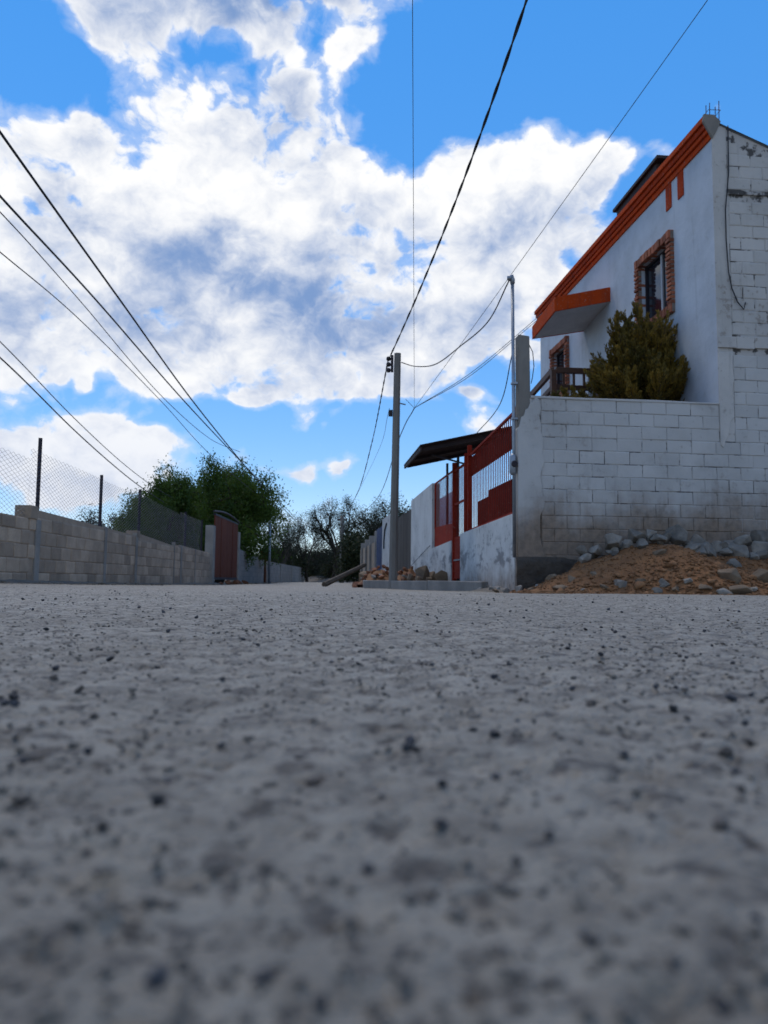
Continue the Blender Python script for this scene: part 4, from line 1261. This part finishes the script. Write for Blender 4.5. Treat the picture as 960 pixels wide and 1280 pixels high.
for (Ya, hh_, w) in ((SEG[1][0] + .28, SEG[1][2] - .16, .16), (14.05, SEG[1][2] - .06, .12), (SEG[2][0] + .02, SEG[2][2] - .02, .14), (SEG[3][0] + .02, SEG[3][2] - .02, .14), (19.2, SEG[2][2] - .05, .06), (21.6, SEG[3][2] - .05, .06)):
    part('pillar', MB().box(-.05, .03, Ya - 10 - w / 2, Ya - 10 + w / 2, -.3, hh_), M['concrete'], lwl, bevel=.008)
part('end_cap', MB().box(-.20, .034, SEG[1][0] - 10 - .02, SEG[1][0] - 10 + .22, SEG[1][2] - .16, SEG[1][2] + .03), M['lblock'], lwl, bevel=.008)
part('end_cap', MB().box(-.20, .030, SEG[2][0] - 10 - .02, SEG[2][0] - 10 + .22, SEG[2][2] - .12, SEG[2][2] + .03), M['lblock'], lwl, bevel=.008)

fn = thing('chain_link_fence', 'chain-link fence on dark posts above the low grey block wall', 'fence', (LX(10), 10, 0), LA)
def wtop_at(Y):
    for (Ya, Yb, ha, hb_) in SEG:
        if Ya <= Y <= Yb: return ha + (hb_ - ha) * (Y - Ya) / (Yb - Ya)
    return SEG[-1][3]
for (px, py) in ((58, 548), (133, 594), (180, 612), (236, 640), (256, 650)):
    Y, h = onL(px, py)
    part('post', MB().tube([(-.08, Y - 10, wtop_at(Y) - .25), (-.08, Y - 10 - .015, h)], .030, 8), M['darkpost'], fn)
part('post', MB().tube([(-.08, -1.2, .7), (-.08, -1.2, 2.05)], .030, 8), M['darkpost'], fn)
mb = MB(); cw = .062; ch = .088; Y = 6.2; k = 0
V = []; Fm = []
def seg3(a, b_, r):
    a = np.array(a); b_ = np.array(b_); t = b_ - a; t /= np.linalg.norm(t); x = np.array([1.0, 0, 0]); c = np.cross(t, x)
    i = len(V)
    for p in (a, b_):
        for q in (0, 2.094, 4.189): V.append(p + r * (x * math.cos(q) + c * math.sin(q)))
    for q in range(3): Fm.append((i + q, i + (q + 1) % 3, i + 3 + (q + 1) % 3, i + 3 + q))
cw = .08
while Y < 22.4:
    h0 = wtop_at(Y) - .02; n = 28; ph = k % 2
    for j in range(n):
        z0 = h0 + .88 * j / n; z1 = h0 + .88 * (j + 1) / n
        y0 = Y - 10 + (cw / 2 if (j + ph) % 2 else -cw / 2); y1 = Y - 10 + (-cw / 2 if (j + ph) % 2 else cw / 2)
        bow = .012 * math.sin(Y * 2.1 + j * .2)
        seg3((-.04 + bow, y0, z0), (-.04 + bow, y1, z1), .0021)
    Y += cw; k += 1
fm = link('wire_mesh', np_mesh('wire_mesh', V, Fm, M['mesh']), fn); tag(fm, kind='stuff')

lg = thing('sheet_gate', 'tall brown-red sheet metal gate with small rail roof in the left wall', 'gate', (LX(10), 10, 0), LA)
Y0, hA = onL(269, 640); Y1, hB = onL(297, 657)
hA = max(hA, hB); np_ = 4
for k in range(np_):
    a = Y0 + (Y1 - Y0) * k / np_; b_ = Y0 + (Y1 - Y0) * (k + 1) / np_
    part('sheet', MB().box(-.02 + .012 * (k % 2), .01 + .012 * (k % 2), a - 10 + .01, b_ - 10 - .01, .14, hA - .10), M['redbr'], lg)
part('gate_frame', MB().box(-.05, .03, Y0 - 10, Y1 - 10, hA - .10, hA - .04).box(-.05, .03, Y0 - 10, Y1 - 10, .06, .14), M['darkpost'], lg)
mb = MB(); q = []
for k in range(11):
    f = k / 10; q.append((-.02, Y0 - 10 - .1 + (Y1 - Y0 + .5) * f, hA + .02 + .12 * math.sin(math.pi * f)))
part('top_rail', mb.tube(q, .035, 6), M['darkpost'], lg)
for Yq, ht, nm in ((Y0 - .28, 1.75, 'gate_pillar'), (Y1 + .22, 1.85, 'gate_pillar')):
    part(nm, MB().box(-.2, .06, Yq - 10 - .16, Yq - 10 + .16, -.3, ht), M['concrete'], lg, bevel=.012)
for k in range(8):
    R = RNG.uniform(.08, .15); Yq = Y0 + (Y1 - Y0) * (k + .5) / 8
    o = link('brick_lump', RKB[k % 8], None, (LX(Yq) + .2 + RNG.uniform(0, .2), Yq, gz(LX(Yq), Yq) + R * .5), (0, 0, RNG.uniform(0, 6))); o.scale = (R * 1.3, R, R)
    tag(o, 'brown brick lump wedged along the foot of the brown-red sheet gate', 'brick lump', 'brick lumps under the sheet gate')

def mat_far_block():
    m, b, p = new_mat('far_grey_block')
    v = b.obj(); x, y, z = b.xyz(v)[:3]
    c = b.N.new('ShaderNodeCombineXYZ'); b.L.new(y, c.inputs[0]); b.L.new(z, c.inputs[1])
    bt = b.N.new('ShaderNodeTexBrick'); b.L.new(c.outputs[0], bt.inputs['Vector'])
    bt.inputs['Scale'].default_value = 1; bt.inputs['Brick Width'].default_value = .4; bt.inputs['Row Height'].default_value = .2; bt.inputs['Mortar Size'].default_value = .01
    bt.inputs['Color1'].default_value = (.27, .24, .21, 1); bt.inputs['Color2'].default_value = (.21, .185, .165, 1); bt.inputs['Mortar'].default_value = (.17, .155, .14, 1)
    col = b.mix(b.step(b.noise(v, 2, 5, .6), .35, .7, 0, .5), bt.outputs[0], (.16, .14, .125))
    b.put(p.inputs['Base Color'], col); p.inputs['Roughness'].default_value = .95
    b.put(p.inputs['Normal'], b.bump(b.noise(v, 30, 5, .6), .5, .01)); return m
M['farblock'] = mat_far_block()
fwl = thing('far_wall', 'low grey block wall continuing from the sheet gate to the street end', 'wall', (LX(10), 10, 0), LA)
Ya, ha = onL(301, 697); Yb, hb_ = onL(330, 706); Yc, hc = onL(384, 713)
hc = 1.0
part('wall', MB().prism([(Y1 + .4 - 10, -.3), (Yb - 10, -.3), (Yb - 10, 1.0), (Ya - 10, 1.22), (Y1 + .4 - 10, 1.25)], 0, -.2, 0), M['farblock'], fwl)
part('wall', MB().prism([(Yb + .55 - 10, -.3), (62 - 10, -.3), (62 - 10, 1.05), (Yb + .55 - 10, .98)], 0, -.2, 0), M['farblock'], fwl)
for Yq in (38, 44, 51, 57): part('pillar', MB().box(-.05, .03, Yq - 10.1, Yq - 9.9, -.3, 1.0), M['concrete'], fwl)
a = PX(328, 730, Yb + .2)
rp = thing('rusty_post', 'rust-brown upright post standing against the low wall past the sheet gate', 'post', (a[0] + .02, Yb + .2, -.25))
part('shaft', MB().prism([(-.17, 0), (.14, 0), (.15, .7), (.12, 1.1), (.19, 1.55), (.04, 1.78), (-.17, 1.66), (-.13, .9)], 1, -.1, .1), M['rust'], rp, bevel=.01)
part('band', MB().box(-.19, .19, -.115, .115, 1.2, 1.28), M['rust'], rp)

# fallen timber beam
b0_ = road_hit(405, 733); b1_ = PX(456, 706, 25)
bt_ = np.array(b1_) - np.array(b0_)
bl = thing('timber_beam', 'weathered grey-brown timber beam propped off the road toward the pavement corner', 'beam', tuple(float(c) for c in b0_))
part('beam', MB().tube([(0, 0, .05), tuple(bt_ * .5 + np.array([0, 0, .02])), tuple(bt_)], [.085, .075, .065], 6), M['logwood'], bl)
b2_ = PX(456, 706, 25)
q = [link('stone', RKT[2], None, (float(b2_[0]) + .05, 25.1, .14), (0, 0, .4)), ]
q[0].scale = (.35, .4, .44); tag(q[0], 'large brown stone carrying the upper end of the timber beam', 'stone')


# ------------------------------------------------------------------ vegetation
def leaf_faces(C, size, seed, aspect=.45, droop=0.0, quad=True):
    rg = np.random.default_rng(seed); n = len(C)
    d = rg.normal(size=(n, 3)); d[:, 2] -= droop; d /= np.linalg.norm(d, axis=1)[:, None]
    q = rg.normal(size=(n, 3)); w = np.cross(d, q); w /= np.linalg.norm(w, axis=1)[:, None] + 1e-9
    L = (size * rg.uniform(.6, 1.4, n))[:, None]
    a = C - d * L * .5; b_ = C + d * L * .5; m_ = C + w * L * aspect * .5; m2 = C - w * L * aspect * .5
    V = np.stack([a, m_, b_, m2], 1).reshape(-1, 3); Fl = np.arange(4 * n).reshape(n, 4)
    return V, Fl


def tree(name, label, px, Y, ytop, wpx, leaf, bark, seed, base_y=None, n_main=5, levels=5, leaves=9, lsize=.16, droop=.6, upward=.25, sparse=1.0, group=None, tr=.16, start=.22, clus=.35, cat='tree'):
    rg = np.random.default_rng(seed); rr_ = random.Random(seed)
    bx_ = PX(px, 724, Y)[0]; z0 = -.25
    H = PX(px, ytop, Y)[2] - z0; Wd = wpx * Y / F / 2
    t = thing(name, label, cat, (bx_, Y, z0), 0, group)
    segs = []; tips = []
    def grow_(p, d, L, r, lv):
        n = 4; pts = [p]; rad = [r]
        for k in range(n):
            d = d + rg.normal(size=3) * (.18 if lv < levels - 1 else .28); d[2] += upward * .12 if lv < 3 else -.05 * droop
            d /= np.linalg.norm(d); p = p + d * L / n; pts.append(p); rad.append(r * (1 - .42 * (k + 1) / n))
        segs.append((pts, rad, max(3, 7 - lv)))
        if lv >= levels - 2:
            for q in pts[1:]: tips.append((q, d))
        if lv >= levels: return
        nc = 3 if lv < 2 else rr_.choice((2, 3, 3))
        for c in range(nc):
            f = .45 + .55 * rr_.random() if c else 1.0
            i = f * n; i0 = min(int(i), n - 1); q = pts[i0] + (pts[i0 + 1] - pts[i0]) * (i - i0)
            nd_ = d + rg.normal(size=3) * (.75 if lv < 2 else .85); nd_[2] = nd_[2] * .8 + upward * (1.0 if lv < 3 else .3); nd_ /= np.linalg.norm(nd_)
            grow_(q, nd_, L * rr_.uniform(.62, .80), max(r * .58, .006), lv + 1)
    L0 = H * start
    tp = [np.zeros(3)]; d = np.array([rr_.uniform(-.2, .2), rr_.uniform(-.2, .2), 1.0])
    for k in range(4): d = d + rg.normal(size=3) * .1; d /= np.linalg.norm(d); tp.append(tp[-1] + d * L0 / 4)
    segs.append((tp, [tr, tr * .92, tr * .85, tr * .8, tr * .75], 8))
    for k in range(n_main):
        a = 6.283 * k / n_main + rr_.uniform(-.4, .4)
        nd_ = np.array([math.cos(a) * .75, math.sin(a) * .75, rr_.uniform(.5, 1.2)]); nd_ /= np.linalg.norm(nd_)
        grow_(tp[-1], nd_, H * .30, tr * .62, 1)
    T = np.array([q for q, _ in tips])
    # fit the crown to the height and width that the tree has
    zmax = np.percentile(T[:, 2], 99.5); wx = np.percentile(np.abs(T[:, 0] - T[:, 0].mean()), 97)
    kz = (H - L0) / (zmax - L0); kx = Wd / wx; mx_ = T[:, 0].mean()
    def fit(p):
        p = np.array(p, float); f = np.clip(p[..., 2:3] / max(L0, 1e-3), 0, 1)
        z = np.where(p[..., 2:3] > L0, L0 + (p[..., 2:3] - L0) * kz, p[..., 2:3])
        return np.concatenate([p[..., 0:1] * kx - mx_ * kx * f, p[..., 1:2] * kx, z], -1)
    mbt = MB()
    for pts, rad, n in segs: mbt.tube(fit(np.array(pts)), rad, n, False)
    part('trunk', mbt, bark, t, True)
    Tf = fit(T)
    keep = rg.uniform(size=len(Tf)) < sparse; Tf = Tf[keep]
    n = len(Tf) * leaves
    C = np.repeat(Tf, leaves, 0) + rg.normal(size=(n, 3)) * clus * np.array([1, 1, .9]) - np.array([0, 0, droop * .25]) * rg.uniform(0, 1, (n, 1))
    C = C[C[:, 2] > .25]
    V, Fl = leaf_faces(C, lsize, seed + 1, .42, droop)
    link('crown', np_mesh('crown', V, Fl, leaf), t)
    return len(C)


NL = 0
NL += tree('pepper_tree', 'broad green pepper tree with drooping foliage behind the sheet gate', 272, 33, 578, 130, M['leaf'], M['bark'], 5, levels=5, leaves=80, lsize=.115, droop=1.2, clus=.22, sparse=.58, tr=.22, start=.2)
NL += tree('pepper_tree', 'smaller green pepper tree behind the chain-link fence, left of the broad one', 192, 29, 597, 84, M['leaf'], M['bark'], 9, levels=5, leaves=66, lsize=.10, droop=1.1, clus=.19, sparse=.58, tr=.16, start=.18)
NL += tree('grey_green_tree', 'small dark grey-green tree low behind the chain-link fence', 130, 40, 638, 56, M['leafd'], M['bark'], 14, levels=4, leaves=16, lsize=.13, droop=.3, clus=.22, tr=.1, start=.15)
NL += tree('bare_tree', 'thin-leaved small tree just right of the pepper tree', 352, 55, 650, 44, M['leafd'], M['barkf'], 21, levels=5, leaves=11, lsize=.09, droop=.2, sparse=.45, clus=.22, tr=.12)
NL += tree('bare_tree', 'sparse open-branched tree at the middle of the far tree line', 384, 60, 646, 58, M['leafd'], M['bark'], 33, levels=5, leaves=11, lsize=.09, droop=.1, sparse=.45, clus=.22, tr=.14)
NL += tree('tall_tree', 'tallest sparse tree with dark forked trunk behind the slim distant pole', 415, 62, 620, 78, M['leafd'], M['bark'], 47, levels=5, leaves=17, lsize=.10, droop=.0, sparse=.45, clus=.22, tr=.24, n_main=4, start=.28)
NL += tree('street_tree', 'open-crowned tree rising behind the blue gate and plaster wall', 466, 52, 627, 74, M['leafd'], M['bark'], 52, levels=5, leaves=18, lsize=.10, droop=.1, sparse=.5, clus=.22, tr=.2, start=.25)
NL += tree('bush', 'dark dense bush under the trees beyond the pillared wall', 452, 50, 672, 46, M['leafs'], M['bark'], 61, levels=4, leaves=40, lsize=.17, droop=.1, clus=.35, tr=.08, start=.05, cat='bush')
NL += tree('bush', 'dark low bush behind the slim distant pole', 432, 64, 688, 44, M['leafs'], M['bark'], 62, levels=4, leaves=36, lsize=.18, droop=.1, clus=.4, tr=.08, start=.05, cat='bush')
NL += tree('bush', 'dark low bush below the sparse open-branched tree', 392, 68, 690, 46, M['leafs'], M['bark'], 63, levels=4, leaves=34, lsize=.18, droop=.1, clus=.4, tr=.08, start=.05, cat='bush')
NL += tree('bush', 'dark scrub bush behind the rusty post', 348, 60, 690, 50, M['leafs'], M['bark'], 64, levels=4, leaves=34, lsize=.18, droop=.1, clus=.4, tr=.08, start=.05, cat='bush')
NL += tree('bush', 'dark scrub under the broad pepper tree', 250, 38, 655, 90, M['leafs'], M['bark'], 65, levels=4, leaves=40, lsize=.16, droop=.2, clus=.4, tr=.08, start=.05, cat='bush')
NL += tree('bush', 'dark scrub behind the chain-link fence under the smaller pepper tree', 205, 34, 645, 80, M['leafs'], M['bark'], 66, levels=4, leaves=36, lsize=.15, droop=.2, clus=.35, tr=.08, start=.05, cat='bush')
NL += tree('treetop', 'tree showing just above the board fence behind the concrete pole', 505, 45, 634, 40, M['leafd'], M['bark'], 71, levels=4, leaves=16, lsize=.15, droop=.2, clus=.3, tr=.1, cat='tree')
# a belt of distant scrub closes the view beyond the street end
rg = np.random.default_rng(88); n = 15000
bx_ = rg.uniform(-60, 60, n); by_ = 92 + rg.uniform(-4, 6, n)
ht = 1.7 + 1.2 * fbm(bx_ * .22, by_ * .1, 5, 3)
C = np.stack([bx_, by_, -.2 + ht * rg.uniform(0, 1, n) ** .8], -1)
V, Fl = leaf_faces(C, .5, 3, .6, 0)
tag(link('distant_scrub', np_mesh('distant_scrub', V, Fl, M['leafs'])), 'dark belt of distant scrub closing the view beyond the street', 'scrub', kind='stuff')

# golden conifer on the terrace
def conifer(name, label, s, t, h0, H, R, n, seed, cat='conifer'):
    rg = np.random.default_rng(seed)
    tr_ = thing(name, label, cat, WL(s, t, h0), 0)
    mb = MB(); Cs = []; Ds = []
    mb.tube([(0, 0, -.05), (0, 0, H * .45), (.03, .02, H * .7)], [.06, .045, .02], 7)
    for k in range(n):
        f = (k + .5) / n
        a = k * 2.399 + rg.uniform(-.3, .3)
        zb = H * (.04 + .42 * rg.uniform() ** 1.2)
        out = R * (1.05 - .72 * f) * rg.uniform(.6, 1.18)
        topz = H * (.24 + .76 * f ** .9) * rg.uniform(.80, 1.06)
        p0 = np.array([0, 0, zb * (0.4 + .6 * f)]); p2 = np.array([out * math.cos(a), out * math.sin(a), max(topz, zb + .15)])
        p1 = np.array([p2[0] * .72, p2[1] * .72, p0[2] + (p2[2] - p0[2]) * .35])
        path = [(1 - q) ** 2 * p0 + 2 * q * (1 - q) * p1 + q * q * p2 for q in np.linspace(0, 1, 8)]
        mb.tube(path, [.014, .013, .012, .010, .008, .006, .005, .003], 4, False)
        def clothe(a0, a1, a2, dens_, r_, q0):
            L = np.linalg.norm(a2 - a0); m_ = int(dens_ * L) + 14
            q = rg.uniform(q0, 1.0, m_)
            pts = ((1 - q) ** 2)[:, None] * a0 + (2 * q * (1 - q))[:, None] * a1 + (q * q)[:, None] * a2
            tan = 2 * (1 - q)[:, None] * (a1 - a0) + 2 * q[:, None] * (a2 - a1); tan /= np.linalg.norm(tan, axis=1)[:, None] + 1e-9
            rad = r_ * np.sqrt(np.clip(1.06 - q, 0, 1)) * rg.uniform(.1, 1.0, m_)
            side = rg.normal(size=(m_, 3)); side -= (side * tan).sum(1)[:, None] * tan; side /= np.linalg.norm(side, axis=1)[:, None]
            Cs.append(pts + side * rad[:, None]); Ds.append(tan * .9 + side * .5 + np.array([0, 0, .2]))
        clothe(p0, p1, p2, 200, .05, .25)
        for j in range(9):
            q = rg.uniform(.25, .95); b0 = (1 - q) ** 2 * p0 + 2 * q * (1 - q) * p1 + q * q * p2
            tg = 2 * (1 - q) * (p1 - p0) + 2 * q * (p2 - p1); tg /= np.linalg.norm(tg)
            sd_ = rg.normal(size=3); sd_ -= sd_ @ tg * tg; sd_ /= np.linalg.norm(sd_)
            ln = H * rg.uniform(.07, .15) * (1.15 - .5 * q)
            b2 = b0 + (tg * .75 + sd_ * .75 + np.array([0, 0, .35])) * ln; b1 = b0 + (tg * .35 + sd_ * .55) * ln
            mb.tube([b0, b1, b2], [.005, .004, .002], 3, False)
            clothe(b0, b1, b2, 300, .032, .05)
    C = np.concatenate(Cs); D = np.concatenate(Ds); D /= np.linalg.norm(D, axis=1)[:, None]
    n_ = len(C); L = rg.uniform(.035, .075, n_)[:, None]; w = np.cross(D, rg.normal(size=(n_, 3))); w /= np.linalg.norm(w, axis=1)[:, None]
    V = np.stack([C, C + D * L * .5 + w * L * .17, C + D * L, C + D * L * .5 - w * L * .17], 1).reshape(-1, 3)
    part('trunk', mb, M['bark'], tr_, True)
    link('crown', np_mesh('crown', V, np.arange(4 * n_).reshape(n_, 4), M['conifer']), tr_)


c_ = PX(803, 495, 13.4); cs_ = toL(c_)
conifer('conifer', 'bushy golden-brown conifer with upright plumes growing on the terrace', cs_[0], cs_[1], 2.66, 2.34, 1.16, 140, 4)
c_ = PX(712, 495, 13.3); cs2 = toL(c_)
conifer('conifer_shrub', 'low golden conifer shrub beside the timber railing', cs2[0], cs2[1], 2.62, .85, .62, 44, 6)
c_ = PX(866, 495, 12.6); cs3 = toL(c_)
conifer('conifer_seedling', 'tiny golden conifer at the foot of the pale house wall', cs3[0], cs3[1], 2.62, .42, .12, 12, 8)

# ------------------------------------------------------------------ pebbles and grit on the road
PEB = [rock_mesh('pebble', M['pebble'], 500 + k, 3, 8, .8, .05) for k in range(8)]
PEBB = [rock_mesh('pebble', M['pebbleb'], 520 + k, 2, 8, .7, .06) for k in range(5)]
PL = [(467, 812, 4), (277, 932, 12), (527, 827, 5), (540, 833, 6), (533, 829, 4), (552, 988, 12), (479, 860, 6), (687, 1041, 14), (460, 1082, 13), (373, 948, 8), (20, 916, 8), (30, 952, 10), (478, 998, 10), (620, 975, 11),
      (645, 1080, 16), (625, 1006, 8), (732, 785, 5), (752, 782, 4), (743, 788, 4), (703, 807, 5), (700, 812, 4), (712, 803, 4), (754, 809, 6), (776, 811, 5), (850, 818, 6), (858, 820, 5), (845, 815, 4), (890, 807, 4), (916, 826, 6),
      (781, 873, 6), (912, 865, 6), (940, 869, 6), (958, 870, 6), (197, 831, 7), (222, 850, 5), (70, 833, 9), (195, 1228, 26), (926, 990, 10), (235, 916, 6), (100, 958, 7), (140, 1016, 9), (110, 1056, 11), (165, 790, 4),
      (646, 900, 7), (700, 922, 8), (520, 930, 10), (615, 890, 5), (658, 868, 5), (562, 788, 4), (550, 792, 4), (590, 812, 4), (616, 845, 4), (330, 775, 4), (57, 776, 4), (2, 806, 4), (415, 795, 4), (450, 852, 5), (405, 808, 4),
      (880, 920, 9), (938, 920, 10), (862, 916, 8), (1, 972, 6), (365, 810, 3), (182, 807, 3), (75, 808, 3), (335, 795, 3), (375, 794, 4), (655, 770, 4), (866, 772, 4), (545, 1112, 10), (815, 1020, 8), (945, 1155, 14),
      (330, 1225, 22), (400, 1255, 20), (740, 1175, 16), (900, 1225, 26), (840, 1210, 16), (730, 1170, 12), (200, 1090, 12), (290, 1100, 10), (370, 1165, 11), (60, 1185, 12), (600, 1160, 11), (500, 1190, 12), (660, 1225, 10), (425, 1040, 8)]
rp_ = random.Random(3)
DARK = 'small dark blue-grey pebble lying loose on the concrete road'
BRWN = 'small brown grit pebble lying loose on the concrete road'
def put_pebble(x, y, R, dark, k):
    o = link('pebble', (PEB if dark else PEBB)[k % (8 if dark else 5)], None, (x, y, surf(x, y) + R * .45), (rp_.uniform(-.4, .4), rp_.uniform(-.4, .4), rp_.uniform(0, 6.28)))
    o.scale = (R * rp_.uniform(.95, 1.3), R * rp_.uniform(.85, 1.1), R * rp_.uniform(.8, 1.05))
    tag(o, DARK if dark else BRWN, 'pebble', 'dark pebbles scattered on the road' if dark else 'brown pebbles scattered on the road')
for k, (px, py, r) in enumerate(PL):
    p = road_hit(px, py + r * .4); D = np.linalg.norm(p - O)
    put_pebble(p[0], p[1], r * .56 * D / F, k % 5 != 4 or r > 11, k)
for k in range(190):
    y = .25 * (34 ** rp_.random()); x = rp_.uniform(-.58, .58) * y
    put_pebble(x, y, rp_.uniform(.0014, .0036) * (1 + .35 * min(y, 4)), rp_.random() < .6, k)
n = 15000
yy = .10 * (90 ** NR.uniform(size=n)); xx = NR.uniform(-.62, .62, n) * (yy + .1)
cl_ = vnoise(xx * 6, yy * 6, 3) + .6 * vnoise(xx * 23, yy * 23, 8)
kp = cl_ > NR.uniform(-1.1, 1.0, n); xx = xx[kp]; yy = yy[kp]
zz = np.array([surf(a, b_) for a, b_ in zip(xx, yy)])
rr = NR.uniform(.0005, .0016, len(xx)) * np.where(NR.uniform(size=len(xx)) < .08, 1.7, 1) * (1 + .3 * np.minimum(yy, 4))
tag(link('road_grit', scatter_mesh('road_grit', np.stack([xx, yy, zz + rr * .1], -1), rr, M['grit'], 12, .7)), 'fine grit scattered over the concrete road surface', 'grit', kind='stuff')
print('leaves', NL)
